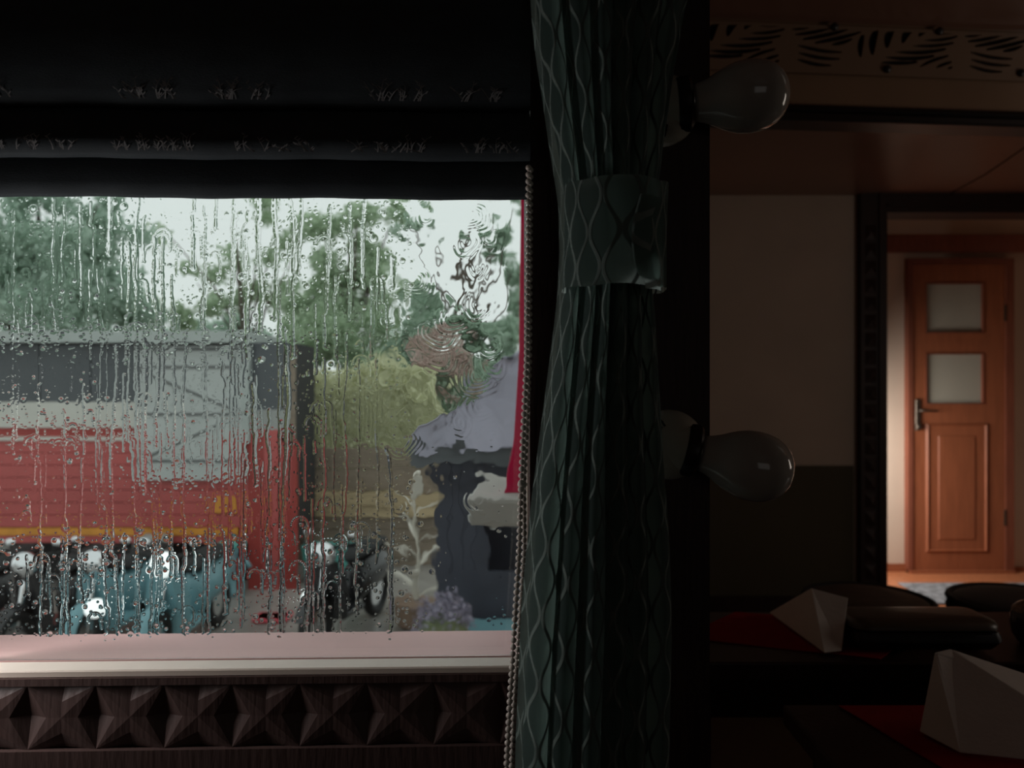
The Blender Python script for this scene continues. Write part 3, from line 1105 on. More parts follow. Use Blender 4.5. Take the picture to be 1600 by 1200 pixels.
def bulb_lamp(hx, hy, bx, by, label, slots_up):
    hu, hz = wall_uv(hx, hy, PV - .006)
    loc = WM @ Vector((hu, PV, hz))
    r = thing('bulb_lamp', label, 'light bulb', loc=loc, rz=WROT, group=None)
    # white dome seated on the post
    dome = MB().lathe([(.0305, 0), (.0305, .004), (.0298, .010), (.027, .018), (.0225, .0245), (.016, .029), (.008, .0315), (.001, .032)], 32, Matrix.Rotation(PI / 2, 4, 'X'))
    h_ = obj('holder_dome', dome, M_PORC, r, smooth=True, angle=50)
    for k in range(3):
        a = rad((118 if slots_up else -112) + k * 9)
        c = Vector((math.cos(a) * .0235, -.0235, math.sin(a) * .0235))
        Ms = Matrix.Translation(c) @ Matrix.Rotation(a, 4, 'Y').inverted() @ Matrix.Rotation(rad(45), 4, 'Z')
        obj('vent_slot', MB().box(-.0005, .0012, -.0010, .0010, -.0008, .0008, Matrix.Translation(c)).box(-.005, .005, -.0012, .0012, -.0007, .0007, Ms), M_SLOT, h_)
    bu, bzz = wall_uv(bx, by, PV - .018)
    ax = Vector((bu - hu, -.010, bzz - hz)).normalized()
    q = ax.to_track_quat('Z', 'Y').to_matrix().to_4x4()
    base = Vector((0, -.014, 0))
    T = Matrix.Translation(base) @ q
    obj('socket_sleeve', MB().lathe([(.0185, -.006), (.0215, .004), (.0215, .016), (.0195, .017), (.0190, .014)], 28, T), M_PORC, h_, smooth=True, angle=40)
    obj('black_ring', MB().lathe([(.0222, .010), (.0230, .012), (.0230, .020), (.0205, .0225), (.0150, .0225)], 28, T), M_SLOT, r, smooth=True, angle=40)
    b = obj('bulb', MB().lathe([(a, c + .024) for a, c in bulb_prof], 40, T), M_OPAL, r, smooth=True)
    obj('screw_cap', MB().lathe([(.0126, .014), (.0132, .019), (.0128, .022), (.0150, .0245)], 24, T), M_BRASS, b, smooth=True)
    return r


bulb_lamp(1036, 172, 1150, 157, 'upper white opal bulb in a porcelain holder, beside the curtain top', False)
bulb_lamp(1047, 695, 1185, 730, 'lower white opal bulb in a porcelain holder, level with the hall door handle', True)

# ------------------------------------------------------------------ tables and what stands on them
TZ = .75


def table(name, label, x0, x1, y0, y1, loc):
    r = thing(name, label, 'table', loc=loc)
    obj('tabletop', MB().rbox(x0, x1, y0, y1, TZ - .03, TZ, .004), M_TABLE, r)
    obj('apron', MB().box(x0 + .05, x1 - .05, y0 + .05, y0 + .07, TZ - .11, TZ - .03).box(x0 + .05, x1 - .05, y1 - .07, y1 - .05, TZ - .11, TZ - .03)
        .box(x0 + .05, x0 + .07, y0 + .07, y1 - .07, TZ - .11, TZ - .03).box(x1 - .07, x1 - .05, y0 + .07, y1 - .07, TZ - .11, TZ - .03), M_TABLE, r)
    for x in (x0 + .03, x1 - .07):
        for y in (y0 + .03, y1 - .07):
            obj('leg', MB().rbox(x, x + .04, y, y + .04, 0, TZ - .031, .004), M_TABLE, r)
    return r


table('dining_table', 'dark wooden table behind the post, carrying a napkin and a black case', -.44, .56, -.19, .09, (.70, 1.43, 0))
table('dining_table', 'dark wooden table nearest the camera at bottom right', -.42, .52, -.42, .42, (.80, .66, 0))


def cloth(label, corners, z, droop=0):
    V, F = [], []
    n = 14
    for i in range(n + 1):
        for j in range(n + 1):
            a, b_ = i / n, j / n
            p = (Vector(corners[0]) * (1 - a) * (1 - b_) + Vector(corners[1]) * a * (1 - b_) + Vector(corners[2]) * a * b_ + Vector(corners[3]) * (1 - a) * b_)
            V.append((p.x, p.y, z + .0004 * math.sin(9 * a + 4 * b_)))
    m = len(V)
    V += [(x, y, zz_ - .0016) for x, y, zz_ in V]
    for i in range(n):
        for j in range(n):
            k = i * (n + 1) + j
            F.append((k, k + n + 1, k + n + 2, k + 1))
            F.append((m + k + 1, m + k + n + 2, m + k + n + 1, m + k))
    ring = [j for j in range(n)] + [i * (n + 1) + n for i in range(n)] + [n * (n + 1) + j for j in range(n, 0, -1)] + [i * (n + 1) for i in range(n, 0, -1)]
    for a, b_ in zip(ring, ring[1:] + ring[:1]):
        F.append((a, b_, m + b_, m + a))
    o = obj('table_runner', MB().add(V, F), M_RED)
    return tag(o, label, 'table cloth')


cloth('dark red cloth on the table behind the post, under the smaller napkin', [(.30, 1.36), (.60, 1.252), (.76, 1.42), (.44, 1.512)], TZ + .0022)
cloth('dark red cloth on the table at bottom right, under the large napkin', [(.455, 1.07), (.53, .80), (1.10, .90), (1.05, 1.07)], TZ + .0022)


def napkin(label, faces, cat='napkin'):
    """standing folded napkin from flat panels given thickness"""
    vs, fs, ix = [], [], {}
    for fc in faces:
        q = []
        for p in fc:
            p = tuple(round(c, 5) for c in p)
            if p not in ix:
                ix[p] = len(vs)
                vs.append(p)
            q.append(ix[p])
        fs.append(tuple(q))
    me = MB().add(vs, fs).mesh('folded_napkin')
    o = obj('folded_napkin', me, M_NAPK)
    md_ = o.modifiers.new('solid', 'SOLIDIFY')
    md_.thickness = .003
    md_.offset = 0
    sb = o.modifiers.new('bev', 'BEVEL')
    sb.width = .0012
    sb.segments = 2
    return tag(o, label, cat)


zt_ = TZ + .006
a_tl, a_tr = at(1268, 920, 1.335), at(1324, 935, 1.320)
a_br, a_b = at(1314, 1018, 1.277), at(1288, 1023, 1.268)
a_br.z = a_b.z = zt_
a_lt = at(1203, 961, 1.49)
a_lt.z = zt_
a_bk = Vector((a_br.x + .03, 1.40, zt_))
a_lm = at(1262, 950, 1.40)
napkin('small white folded napkin standing beside the black case on red cloth', [(a_tl, a_b, a_br, a_tr), (a_tl, a_lt, a_b), (a_tr, a_br, a_bk), (a_tl, a_tr, a_bk), (a_tl, a_bk, a_lt)])
b_t0, b_t1 = at(1462, 1020, 1.0), at(1486, 1014, 1.01)
b_l = at(1438, 1150, .98)
b_l.z = zt_
b_b = at(1500, 1190, .925)
b_b.z = zt_
b_r = at(1650, 1205, .90)
b_r.z = zt_
b_rt = at(1660, 1125, .93)
b_bk = Vector((.86, 1.02, zt_))
napkin('large white folded napkin standing at the bottom right corner', [(b_t0, b_l, b_b, b_t1), (b_t1, b_b, b_r, b_rt), (b_t1, b_rt, b_bk), (b_t0, b_t1, b_bk), (b_t0, b_bk, b_l)])

# black rounded case
cs = thing('black_case', 'black padded case with a brown lid and rounded corners, lying on the far table', 'case', loc=(.695, 1.325, TZ + .0042))
obj('case_body', MB().rbox(-.125, .125, -.052, .052, 0, .036, .016), M_CASE, cs, smooth=True, angle=40)
lid = MB()
rg = []
for z, k in ((.036, 0), (.040, 0), (.046, .004), (.050, .012), (.052, .024)):
    a = []
    for (cx, cy, t0) in ((.095, .022, 0), (-.095, .022, 90), (-.095, -.022, 180), (.095, -.022, 270)):
        for t_ in (0, 22, 45, 68, 90):
            q = rad(t0 + t_)
            a.append((cx + (.030 - k) * math.cos(q), cy + (.030 - k) * math.sin(q), z))
    rg.append(a)
lid.rings(rg)
obj('case_lid', lid, M_LID, cs, smooth=True, angle=60)
obj('zip_line', MB().box(-.10, .10, -.0535, -.0520, .030, .033), M_METAL, cs)

bw_ = thing('lidded_bowl', 'dark glazed bowl with speckled lid, at the right edge on the far table', 'bowl', loc=(.905, 1.33, TZ + .0005))
obj('bowl_body', MB().lathe([(.022, 0), (.026, .003), (.034, .016), (.037, .034), (.036, .050), (.033, .056), (.030, .056)], 32), M_BOWL, bw_, smooth=True, angle=50)
obj('bowl_lid', MB().lathe([(.034, .056), (.033, .060), (.026, .068), (.014, .074), (.004, .076), (.0005, .0762)], 32), M_BOWLTOP, bw_, smooth=True, angle=50)
obj('lid_knob', MB().ball((0, 0, .080), .007, .007, .006), M_BOWL, bw_, smooth=True)


def stool(label, x, y, r_, zt2, m):
    s_ = thing('round_stool', label, 'stool', loc=(x, y, 0))
    obj('seat_cushion', MB().lathe([(r_ * .9, zt2 - .08), (r_, zt2 - .07), (r_ * 1.02, zt2 - .045), (r_ * .97, zt2 - .015), (r_ * .8, zt2 - .002), (r_ * .4, zt2 + .004), (.002, zt2 + .005)], 36), m, s_, smooth=True)
    obj('seat_rim', MB().torus(r_ * .98, .012, Matrix.Translation((0, 0, zt2 - .014))), M_SEATK, s_, smooth=True)
    for k in range(4):
        a = PI / 4 + k * PI / 2
        c, s2 = math.cos(a), math.sin(a)
        obj('leg', MB().tube([(c * r_ * .9, s2 * r_ * .9, 0), (c * r_ * .65, s2 * r_ * .65, zt2 - .08)], [.014, .018], 8), M_DARKWOOD, s_, smooth=True)
    return s_


stool('brown topped round stool with dark rim, between the napkin and the hall doorway', 1.26, 2.72, .215, .45, M_SEATB)
stool('black round stool at the right edge, in front of the door mat', 1.74, 2.62, .225, .47, M_SEATK)

# ------------------------------------------------------------------ outdoors: ground, ledge, red post
struct('ground', MB().box(-40, 40, .85, 60, GND - .1, GND), M_ASPH)
lg = MB().rbox(-.085, .114, 1.42, 1.75, at(0, 812, 1.5).z, at(0, 770, 1.5).z, .008)
lo = obj('concrete_ledge', lg, M_CONC)
tag(lo, 'pale grey concrete ledge outside the window, beneath the red post', 'ledge')
rp = MB()
zb_ = at(0, 770, 1.5).z + .0005
rp.rings([[(x0, 1.5, z), (.10, 1.5, z), (.10, 1.56, z), (x0, 1.56, z)] for x0, z in ((-.012, zb_), (.004, zb_ + .10), (.014, zb_ + .27), (.026, 2.3))])
tag(obj('red_post', rp, M_REDPOST), 'crimson painted post standing on the concrete ledge at the window edge', 'post')

# ------------------------------------------------------------------ red stall
YS = 9.0
st = thing('market_stall', 'long red and grey stall with white band and charcoal panels behind the scooters', 'stall', loc=(-6, YS, GND))


def sx(px, Y=YS):
    return (px - 800) / FPX * Y


def sz(py, Y=YS):
    return CAM_Z + (600 - py) / FPX * Y


def spart(name, m, px0_, px1_, py0_, py1_, y0, y1, parent=st):
    """a box on the stall face given in metres in the stall's own frame"""
    return obj(name, MB().box(sx(px0_) + 6, sx(px1_) + 6, y0, y1, sz(py1_) - GND, sz(py0_) - GND), m, parent)


LFT = -500
spart('body_core', M_UNDER, LFT, 458, 536, 846, .06, 1.0)
spart('roof_sheet', M_KROOF, LFT, 396, 519, 537, -.28, 1.1)
for k in range(9):
    x0_ = -490 + k * 79
    spart('charcoal_panel', M_KCHAR, x0_, min(x0_ + 77, 219), 539, 628, .0, .06)
spart('white_band', M_KWHITE, LFT, 222, 628, 668, -.03, .06)
spart('red_strip', M_KDRED, LFT, 222, 668, 682, -.01, .06)
spart('white_rail', M_KWHITE, LFT, 222, 682, 688, -.05, .06)
yb = np.linspace(688, 824, 8)
for k in range(7):
    spart('siding_board', M_KRED, LFT, 394, yb[k], yb[k + 1] - 1.0, -.012 + .010 * (k % 2), .06)
spart('amber_stripe', M_YELL, LFT, 372, 824.5, 836, -.02, .06)
spart('siding_board', M_KRED, LFT, 394, 836.5, 848, -.005, .06)
spart('amber_plate', M_YELL, 334, 370, 775, 801, -.035, -.012)
# grey shutter with bracing
sh = spart('shutter_panel', M_KGREY, 220, 384, 541, 748, -.12, -.03)
for (y0, y1) in ((544.5, 548.5), (572, 576), (644.5, 648.5), (716.5, 720.5)):
    spart('shutter_slat', M_KLINE, 221, 383, y0, y1, -.135, -.12, sh)


def brace(x0, y0, x1, y1):
    a, b_ = Vector((sx(x0) + 6, -.128, sz(y0) - GND)), Vector((sx(x1) + 6, -.128, sz(y1) - GND))
    obj('shutter_brace', MB().tube([a, b_], .014, 4), M_KLINE, sh)


brace(222, 578, 374, 641)
brace(230, 716, 370, 653)
spart('grey_mullion', M_KROOF, 384, 395, 540, 690, -.14, -.02)
spart('charcoal_panel', M_KCHAR, 395, 452, 536, 640, -.02, .06)
spart('grey_fascia', M_GBOX, 395, 452, 640, 671, -.03, .06)
for k in range(3):
    spart('red_corner_board', M_KDRED if k != 1 else M_KRED, 388 + k * 25.5, 388 + k * 25.5 + 24.5, 671 if k < 2 else 690, 930, -.03 - .012 * (k % 2), .06)
spart('beige_corner_post', M_BRNB, 453, 460, 540, 700, -.03, .06)
spart('undercarriage', M_UNDER, LFT, 388, 848, 930, .4, .95)
for k in range(4):
    spart('axle_block', M_GBOX, -430 + k * 210, -415 + k * 210, 846, 932, .1, .2)

# ------------------------------------------------------------------ fence and bank
YF = 10.2
fe = thing('plank_fence', 'brown and tan horizontal plank fence between the stall and the navy booth', 'fence', loc=(-1.5, YF, GND))
fx0, fx1 = (452 - 800) / FPX * YF + 1.5, (760 - 800) / FPX * YF + 1.5
fzz = lambda py: sz(py, YF) - GND
for (y0, y1, m_, d) in ((700, 731, M_BRNB, 0), (732.5, 767, M_BRNB, .008), (769, 788, M_TANB, -.09), (789, 806, M_TANB, -.06), (807, 826, M_BRNB, -.01), (827.5, 846, M_BRNB, 0), (847.5, 870, M_BRNB, .008), (871.5, 893, M_BRNB, 0)):
    obj('plank', MB().box(fx0, fx1, d, .05, fzz(y1), fzz(y0)), m_, fe)
for px in (470, 566, 662, 750):
    x = (px - 800) / FPX * YF + 1.5
    obj('fence_post', MB().box(x - .05, x + .05, .05, .13, 0, fzz(694)), M_BRNB, fe)

# ------------------------------------------------------------------ navy booth
YK = 6.5
bx_, bxr = (682 - 800) / FPX * YK, .85
zK = lambda py: sz(py, YK) - GND
bo = thing('navy_booth', 'dark navy booth with grey violet pitched roof at the window right edge', 'booth', loc=(0, YK, GND))
for k in range(4):
    x0 = bx_ + k * .11
    obj('wall_board', MB().box(x0, x0 + .105, 0, .04, zK(893), zK(690)), M_NAVY, bo)
obj('lower_wall', MB().box(bx_ + .44, bxr, 0, .04, 0, zK(893)).box(bx_, bx_ + .44, 0, .04, 0, zK(893)), M_NAVY, bo)
obj('upper_wall', MB().box(bx_ + .44, bxr, 0, .04, zK(770), zK(690)), M_NAVY, bo)
obj('back_wall', MB().box(bx_, bxr, .76, .80, 0, zK(690)).box(bx_, bx_ + .04, .04, .76, 0, zK(690)), M_NAVY, bo)
obj('counter_board', MB().box(bx_ + .36, bxr, -.22, .10, zK(815), zK(806)), M_CONC, bo)
re = (640 - 800) / FPX * YK
ap = .55
for k in range(5):
    a, b_ = k / 5, (k + 1) / 5
    xa, xb = re + (ap - re) * a, re + (ap - re) * b_
    za_, zb2 = zK(690) + 1.15 * a, zK(690) + 1.15 * b_
    obj('roof_panel', MB().add([(xa, -.35, za_ + .012), (xb + .03, -.35, zb2 + .03), (xb + .03, 1.0, zb2 + .03), (xa, 1.0, za_ + .012), (xa, -.35, za_ - .02), (xb + .03, -.35, zb2), (xb + .03, 1.0, zb2), (xa, 1.0, za_ - .02)],
                               [(0, 1, 2, 3), (7, 6, 5, 4), (0, 4, 5, 1), (1, 5, 6, 2), (2, 6, 7, 3), (3, 7, 4, 0)]), M_SLATE, bo)
obj('gable_board', MB().add([(re + .02, -.30, zK(690) + .0), (ap, -.30, zK(690) + 1.12), (ap, -.30, zK(690) - .02), (re + .10, -.30, zK(690) - .02),
                             (re + .02, -.26, zK(690) + .0), (ap, -.26, zK(690) + 1.12), (ap, -.26, zK(690) - .02), (re + .10, -.26, zK(690) - .02)],
                            [(0, 1, 2, 3), (7, 6, 5, 4), (0, 4, 5, 1), (1, 5, 6, 2), (2, 6, 7, 3), (3, 7, 4, 0)]), M_SLATE, bo)
obj('eave_board', MB().box(re + .03, ap, -.25, -.002, zK(724), zK(690) - .004), M_KCHAR, bo)
tag(obj('beige_box', MB().rbox((752 - 800) / FPX * YK, (812 - 800) / FPX * YK, YK + .02 + .03, YK + .30, sz(806, YK) + .0, sz(770, YK) - .02, .01), M_BEIGE), 'beige cardboard box on the booth counter', 'box')
cx0 = (722 - 800) / FPX * 6.2
ck = thing('teal_crate', 'blue teal plastic crate standing at the foot of the navy booth', 'crate', loc=(cx0 + .2, 6.2, GND))
obj('crate_body', MB().box(-.2, .22, -.16, .16, 0, .22).box(-.22, .24, -.18, .18, .40, .45).box(-.2, .22, -.16, -.14, .22, .40).box(-.2, .22, .14, .16, .22, .40).box(-.2, -.18, -.14, .14, .22, .40).box(.20, .22, -.14, .14, .22, .40), M_TEALB, ck)
obj('crate_slot', MB().box(-.12, .14, -.163, -.158, .12, .17), M_UNDER, ck)

# ------------------------------------------------------------------ scooters


def scooter(label, loc, rz, paint, lamp=True):
    r = thing('motor_scooter', label, 'scooter', loc=loc, rz=rz, group='scooters parked by the red stall')
    RX = Matrix.Rotation(PI / 2, 4, 'X')
    for x in (-.60, .62):
        w_ = obj('wheel', MB().torus(.205, .055, Matrix.Translation((x, 0, .26)) @ RX, 28, 8), M_TYRE, r, smooth=True)
        obj('wheel_hub', MB().lathe([(.15, -.02), (.15, .02), (.05, .04), (.02, .045)], 16, Matrix.Translation((x, 0, .26)) @ RX), M_CHROME, w_)
    body = MB()
    rg_ = []
    for (x, hw_, z0, z1) in ((-.86, .05, .52, .66), (-.74, .13, .42, .72), (-.5, .17, .34, .74), (-.25, .165, .30, .72), (-.08, .12, .26, .66), (-.02, .08, .26, .60)):
        rg_.append([(x, hw_ * math.cos(t_), (z0 + z1) / 2 + (z1 - z0) / 2 * math.sin(t_)) for t_ in np.linspace(0, 2 * PI, 16, endpoint=False)])
    obj('rear_body', body.rings(rg_), paint, r, smooth=True)
    rg_ = []
    for (x, hw_, z0, z1) in ((-.80, .06, .72, .77), (-.6, .14, .72, .83), (-.3, .15, .71, .82), (-.08, .11, .68, .77), (-.02, .06, .67, .72)):
        rg_.append([(x, hw_ * math.cos(t_), (z0 + z1) / 2 + (z1 - z0) / 2 * math.sin(t_)) for t_ in np.linspace(0, 2 * PI, 14, endpoint=False)])
    obj('seat', MB().rings(rg_), M_TYRE, r, smooth=True)
    obj('floor_board', MB().rbox(-.05, .38, -.15, .15, .24, .30, .02), paint, r)
    sh_ = MB()
    for (x0, x1, z0, z1, w0, w1) in ((.36, .40, .26, .55, .17, .20), (.40, .46, .55, .80, .20, .14)):
        sh_.add([(x0, -w0, z0), (x0, w0, z0), (x1, w1, z1), (x1, -w1, z1), (x0 + .06, -w0 * .5, z0), (x0 + .06, w0 * .5, z0), (x1 + .06, w1 * .5, z1), (x1 + .06, -w1 * .5, z1)],
                [(0, 1, 2, 3), (7, 6, 5, 4), (0, 4, 5, 1), (1, 5, 6, 2), (2, 6, 7, 3), (3, 7, 4, 0)])
    obj('leg_shield', sh_, paint, r)
    obj('front_fork', MB().tube([(.62, 0, .26), (.50, 0, .62), (.44, 0, .90)], .03, 8), M_CHROME, r, smooth=True)
    fd = [[(.62 + q * math.cos(a), y, .26 + q * math.sin(a)) for a in [rad(t_) for t_ in range(20, 171, 15)]] for (q, y) in ((.27, -.07), (.30, -.04), (.31, 0), (.30, .04), (.27, .07))]
    obj('front_fender', MB().rings(fd, caps=False, closed=False), paint, r, smooth=True)
    hb = obj('handlebar', MB().tube([(.36, -.26, .94), (.43, -.13, .93), (.45, 0, .90), (.43, .13, .93), (.36, .26, .94)], .02, 8), M_TYRE, r, smooth=True)
    hl = obj('headlamp', MB().lathe([(.11, -.05), (.115, 0), (.10, .02), (.05, .035), (.002, .04)], 20, Matrix.Translation((.50, 0, .86)) @ Matrix.Rotation(PI / 2, 4, 'Y')), M_LAMP if lamp else M_CHROME, r, smooth=True)
    for s_ in (-1, 1):
        k_ = obj('mirror_stalk', MB().tube([(.40, .18 * s_, .94), (.38, .21 * s_, 1.01)], .008, 6), M_TYRE, r)
        obj('mirror', MB().ball((.37, .22 * s_, 1.03), .016, .05, .035, 12, 8), M_CHROME, k_, smooth=True)
    obj('exhaust', MB().tube([(-.2, -.15, .24), (-.5, -.17, .26), (-.85, -.18, .32)], [.025, .05, .045], 8), M_CHROME, r, smooth=True)
    obj('tail_lamp', MB().ball((-.87, 0, .62), .02, .06, .04, 10, 6), M_PINKC, r, smooth=True)
    return r


scooter('black scooter farthest left, its lit headlamp at the left picture edge', (sx(-10, 7.0), 7.0, GND), rad(-84), M_BIKE)
scooter('black scooter with unlit lamp, between the leftmost scooter and the teal ones', (sx(98, 7.0), 7.0, GND), rad(-95), M_BIKE, False)
scooter('blue teal scooter left of the grey cabinet', (sx(192, 7.1), 7.1, GND), rad(-91), M_TEALB, False)
scooter('teal scooter with lit headlamp, right of the grey cabinet', (sx(296, 7.0), 7.0, GND), rad(-92), M_TEALB)
scooter('black scooter standing apart before the plank fence', (sx(545, 7.4), 7.4, GND), rad(-105), M_BIKE, False)

gc = thing('grey_cabinet', 'grey metal cabinet standing among the scooters', 'cabinet', loc=(sx(236, 8.72), 8.72, GND))
ht_ = sz(838, 8.72) - GND
obj('cabinet_body', MB().rbox(-.16, .16, 0, .2, 0, ht_, .03), M_GBOX, gc)
obj('cabinet_door', MB().box(-.13, .13, -.012, 0, .08, ht_ - .06), M_GBOX, gc)
obj('lock', MB().ball((.10, -.016, ht_ * .5), .015, .01, .015, 8, 6), M_CHROME, gc)

tp = thing('teal_post_pump', 'teal hand pump post with a bright green cap before the stall', 'pump', loc=(sx(356, 8.72), 8.72, GND))
obj('pump_column', MB().lathe([(.10, 0), (.12, .03), (.12, .05), (.105, .08), (.105, .46), (.12, .48), (.12, .53), (.06, .55)], 20), M_TEALB, tp, smooth=True, angle=40)
obj('pump_cap', MB().lathe([(.125, .545), (.13, .57), (.11, .61), (.03, .62)], 20), M_TEAL, tp, smooth=True, angle=40)
obj('pump_spout', MB().tube([(.08, 0, .40), (.22, -.05, .40), (.27, -.06, .33)], .03, 8), M_TEALB, tp, smooth=True)

for (px, py, lab) in ((498, 868, 'teal green bin left of its twin, before the plank fence'), (545, 868, 'teal green bin right of its twin, before the plank fence')):
    Yb = 9.4
    bn = thing('green_bin', lab, 'bin', loc=(sx(px, Yb), Yb, GND), group='green bins before the plank fence')
    hb_ = sz(850, Yb) - GND
    obj('bin_body', MB().rings([[(-a, -b_, z), (a, -b_, z), (a, b_, z), (-a, b_, z)] for a, b_, z in ((.13, .12, .06), (.16, .15, hb_ - .06), (.17, .16, hb_ - .055), (.17, .16, hb_ - .03))]), M_TEAL, bn)
    obj('bin_lid', MB().rbox(-.178, .178, -.17, .17, hb_ - .03, hb_, .014), M_TEAL, bn)
    for s_ in (-1, 1):
        obj('bin_wheel', MB().lathe([(.06, -.02), (.06, .02)], 14, Matrix.Translation((.13 * s_, .10, .06)) @ Matrix.Rotation(PI / 2, 4, 'Y')), M_TYRE, bn)

for (px, py, Yg, lab) in ((150, 951, 6.05, 'white globe light low between two scooters at left'), (485, 934, 7.2, 'white globe light on the open ground right of the red corner')):
    gl = thing('globe_light', lab, 'garden light', loc=(sx(px, Yg), Yg, GND))
    zc_ = sz(py, Yg) - GND
    obj('stake', MB().lathe([(.05, 0), (.05, .02), (.02, .03), (.02, zc_ - .06), (.05, zc_ - .055), (.05, zc_ - .04)], 14), M_TYRE, gl)
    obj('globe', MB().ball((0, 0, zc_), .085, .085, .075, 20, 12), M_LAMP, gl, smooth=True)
cr_ = thing('pink_crate', 'bright pink red crate on the ground by the red corner boards', 'crate', loc=(sx(426, 7.8), 7.8, GND))
obj('crate_body', MB().rbox(-.16, .16, -.12, .12, 0, sz(962, 7.8) - GND, .015), M_PINKC, cr_)
obj('crate_rim', MB().rbox(-.175, .175, -.135, .135, sz(962, 7.8) - GND - .03, sz(962, 7.8) - GND, .01), M_PINKC, cr_)

# ------------------------------------------------------------------ planting


def leaf_mesh(name, pts, size, aspect=.55, up=None):
    """one rhombic, slightly folded leaf per point"""
    n = len(pts)
    d = RNG.normal(size=(n, 3))
    if up is not None:
        d += up
    d /= np.linalg.norm(d, axis=1)[:, None]
    s_ = RNG.normal(size=(n, 3))
    s_ -= (s_ * d).sum(1)[:, None] * d
    s_ /= np.linalg.norm(s_, axis=1)[:, None]
    L_ = size * RNG.uniform(.6, 1.3, (n, 1))
    nrm = np.cross(d, s_)
    A = pts
    B = pts + d * L_ * .5 + s_ * L_ * aspect * .5 + nrm * L_ * .08
    C_ = pts + d * L_
    D_ = pts + d * L_ * .5 - s_ * L_ * aspect * .5 + nrm * L_ * .08
    V = np.stack([A, B, C_, D_], 1).reshape(-1, 3)
    F = np.arange(4 * n).reshape(n, 4)
    return np_mesh(name, V, F)


def blob(c, r, n, shell=.35):
    d = RNG.normal(size=(n, 3))
    d /= np.linalg.norm(d, axis=1)[:, None]
    q = RNG.uniform(shell, 1, (n, 1)) ** .6
    return np.array(c) + d * q * np.array(r)


def tree(label, Y, base_px, clumps, m, leaf=.16, trunk=.22, name='leafy_tree'):
    """clumps: (px, py, radius px, leaves); they give each mass of leaves its place and size at this distance"""
    bxp = sx(base_px, Y)
    r = thing(name, label, 'tree', loc=(bxp, Y, GND), group=None)
    P = []
    tr = MB()
    sc = Y / FPX
    top = max(sz(c[1], Y) for c in clumps) - GND
    mid_ = sum(sx(c[0], Y) for c in clumps) / len(clumps) - bxp
    trunk_pts = [(0, 0, 0), (.06, .02, top * .25), (mid_ * .4 - .05, -.03, top * .5), (mid_ * .8, .05, top * .8), (mid_, 0, top)]
    tr.tube(trunk_pts, [trunk, trunk * .75, trunk * .55, trunk * .3, trunk * .08], 10)
    obj('trunk', tr, M_BARK, r, smooth=True)
    for i, (px, py, rp_, n) in enumerate(clumps):
        c = Vector((sx(px, Y) - bxp, RNG.uniform(-.6, .8) * rp_ * sc, sz(py, Y) - GND))
        rr = rp_ * sc
        # sub-clumps make the mass open and uneven
        k = max(3, n // 220)
        sub = blob(c, (rr, rr * .9, rr * .8), k, .1)
        for q in sub:
            P.append(blob(q, (rr * .42, rr * .42, rr * .30), n // k, .0))
        zs = min(top * .7, max(top * .25, c.z * .55))
        t0 = np.interp(zs, [q[2] for q in trunk_pts], [q[0] for q in trunk_pts])
        obj('branch', MB().tube([(t0, 0, zs), (t0 * .6 + c.x * .4 + .1, c.y * .4, zs + (c.z - zs) * .45), (c.x, c.y, c.z)], [trunk * .3, trunk * .18, trunk * .06], 7), M_BARK, r, smooth=True)
    fo = obj('foliage', leaf_mesh('foliage', np.concatenate(P), leaf), m, r)
    fo['kind'] = 'stuff'
    return r


tree('dense grey green tree filling the upper left of the window', 15, 60,
     [(-160, 380, 100, 3000), (-60, 400, 90, 3800), (30, 380, 75, 3800), (100, 400, 75, 3800), (150, 360, 55, 2200), (20, 470, 75, 3800), (110, 485, 80, 4200), (190, 490, 55, 2400), (-90, 300, 90, 2500), (60, 310, 60, 1500), (165, 310, 40, 700), (200, 430, 36, 600)], M_LEAF1, .17)
tree('thin open tree with sparse leaves against the white sky, left of centre', 19.8, 400,
     [(400, 335, 45, 420), (345, 395, 55, 420), (425, 410, 60, 700), (300, 440, 50, 420), (370, 470, 55, 650), (440, 480, 60, 950), (250, 350, 40, 150), (430, 350, 50, 650), (310, 500, 45, 700), (255, 500, 40, 700), (480, 370, 40, 600)], M_LEAF2, .16, .16)
tree('bushy green tree right of centre above the olive hedge', 16.8, 540,
     [(500, 340, 55, 950), (560, 330, 50, 700), (520, 410, 60, 1300), (590, 400, 50, 800), (480, 460, 55, 1200), (560, 480, 70, 2000), (620, 470, 45, 900), (610, 330, 40, 700), (530, 540, 70, 2600), (600, 560, 60, 2400), (470, 540, 50, 1600)], M_LEAF2, .17, .2)
tree('dark green tree rising behind the navy booth', 14, 720,
     [(640, 540, 45, 2200), (700, 560, 55, 2400), (770, 540, 60, 2400), (660, 620, 55, 2600), (740, 630, 60, 2600), (820, 600, 60, 2000), (640, 345, 40, 450), (760, 370, 40, 500), (800, 420, 45, 900), (660, 470, 40, 750), (730, 500, 45, 900), (810, 490, 50, 1400), (800, 330, 40, 350)], M_LEAF3, .15, .2)
tree('far grey green tree low behind the stall roof', 23.5, 280,
     [(230, 520, 50, 1700), (300, 535, 45, 1400), (360, 530, 45, 1300), (420, 540, 45, 1500), (180, 520, 45, 1500), (120, 530, 50, 1500), (40, 535, 50, 1400)], M_LEAF1, .2, .2)
sb = thing('blossom_shrub', 'shrub with pale pink blossom above the booth roof', 'shrub', loc=(sx(690, 12.25), 12.25, GND))
obj('stem', MB().tube([(0, 0, 0), (.05, 0, 1.4), (0, 0, 2.9)], [.06, .045, .01], 8), M_BARK, sb)
o = obj('blossom', leaf_mesh('blossom', blob((0, -.1, 2.75), (.55, .4, .52), 800, .1), .10, .8), M_BLOSS, sb)
o['kind'] = 'stuff'
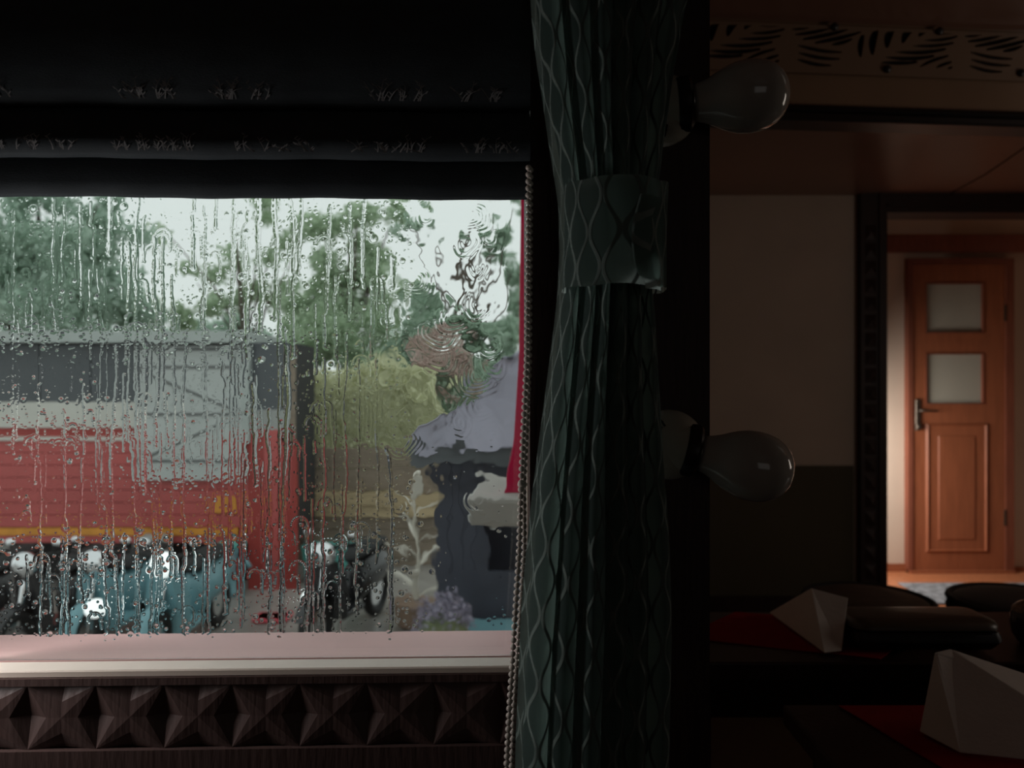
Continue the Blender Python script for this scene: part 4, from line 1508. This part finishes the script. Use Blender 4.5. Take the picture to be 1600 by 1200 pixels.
o = obj('foliage', leaf_mesh('foliage', blob((.05, .1, 2.3), (.75, .3, .9), 1500, .1), .12), M_LEAF3, sb)
o['kind'] = 'stuff'

# olive hedge
hd = thing('olive_hedge', 'clipped olive green hedge behind the plank fence', 'hedge', loc=(-1.9, 11.4, GND))
hx = [(q - 800) / FPX * 11.4 + 1.9 for q in (455, 690)]
hz0_, hz1_ = .7, sz(556, 11.4) - GND
n = 15000
P = np.stack([RNG.uniform(hx[0], hx[1], n), RNG.uniform(-.4, .4, n), hz0_ + (hz1_ - hz0_) * RNG.uniform(0, 1, n)], -1)
P[:, 2] -= .25 * np.abs(np.sin(P[:, 0] * 2.1)) * (P[:, 2] > hz1_ - .5)
obj('hedge_core', MB().rbox(hx[0] + .05, hx[1] - .05, -.28, .28, .0, hz1_ - .4, .1), M_LEAFO, hd)
o = obj('foliage', leaf_mesh('foliage', P, .10), M_LEAFO, hd)
o['kind'] = 'stuff'

# pale strap-leaved plant in a pot
sp_ = thing('silver_plant', 'tall pale plant with pointed silvery leaves in a pot before the fence', 'plant', loc=(sx(648, 7.6), 7.6, GND))
obj('pot', MB().lathe([(.12, 0), (.16, .03), (.20, .22), (.215, .23), (.215, .26), (.18, .26)], 20), M_POT, sp_, smooth=True, angle=40)
obj('stem', MB().tube([(0, 0, .2), (.02, 0, .7), (0, 0, 1.1), (.03, 0, 1.5)], [.03, .025, .018, .006], 8), M_SILVER, sp_)
lf_ = MB()
for k in range(12):
    a = k * 2.4
    m_ = [(0, 0), (.5, .5), (1, 1)]
    zb_k = .28 + .10 * k
    ln_ = .38 - .020 * k
    rise = .30
    d = Vector((math.cos(a), math.sin(a) * .6, 0)).normalized()
    s_ = Vector((-d.y, d.x, 0))
    pts = []
    for i in range(6):
        q = i / 5
        c = d * ln_ * q + Vector((0, 0, zb_k + rise * (q - .55 * q * q)))
        ww = .052 * math.sin(PI * min(1, q * .85 + .15)) + .002
        pts.append([tuple(c + s_ * ww), tuple(c + Vector((0, 0, .008))), tuple(c - s_ * ww)])
    L1_ = MB()
    L1_.rings(pts, caps=False, closed=False)
    obj('strap_leaf', L1_, M_SILVER, sp_)
lv = thing('lavender_clump', 'grey violet flowering clump in front of the navy booth', 'plant', loc=(sx(692, 5.85), 5.85, GND))
obj('stems', MB().lathe([(.10, 0), (.14, .2), (.20, .5), (.16, .62), (.01, .66)], 14), M_GRASS, lv)
o = obj('flowers', leaf_mesh('flowers', blob((0, 0, .60), (.25, .2, .22), 1200, .2), .05, .5), M_LAV, lv)
o['kind'] = 'stuff'
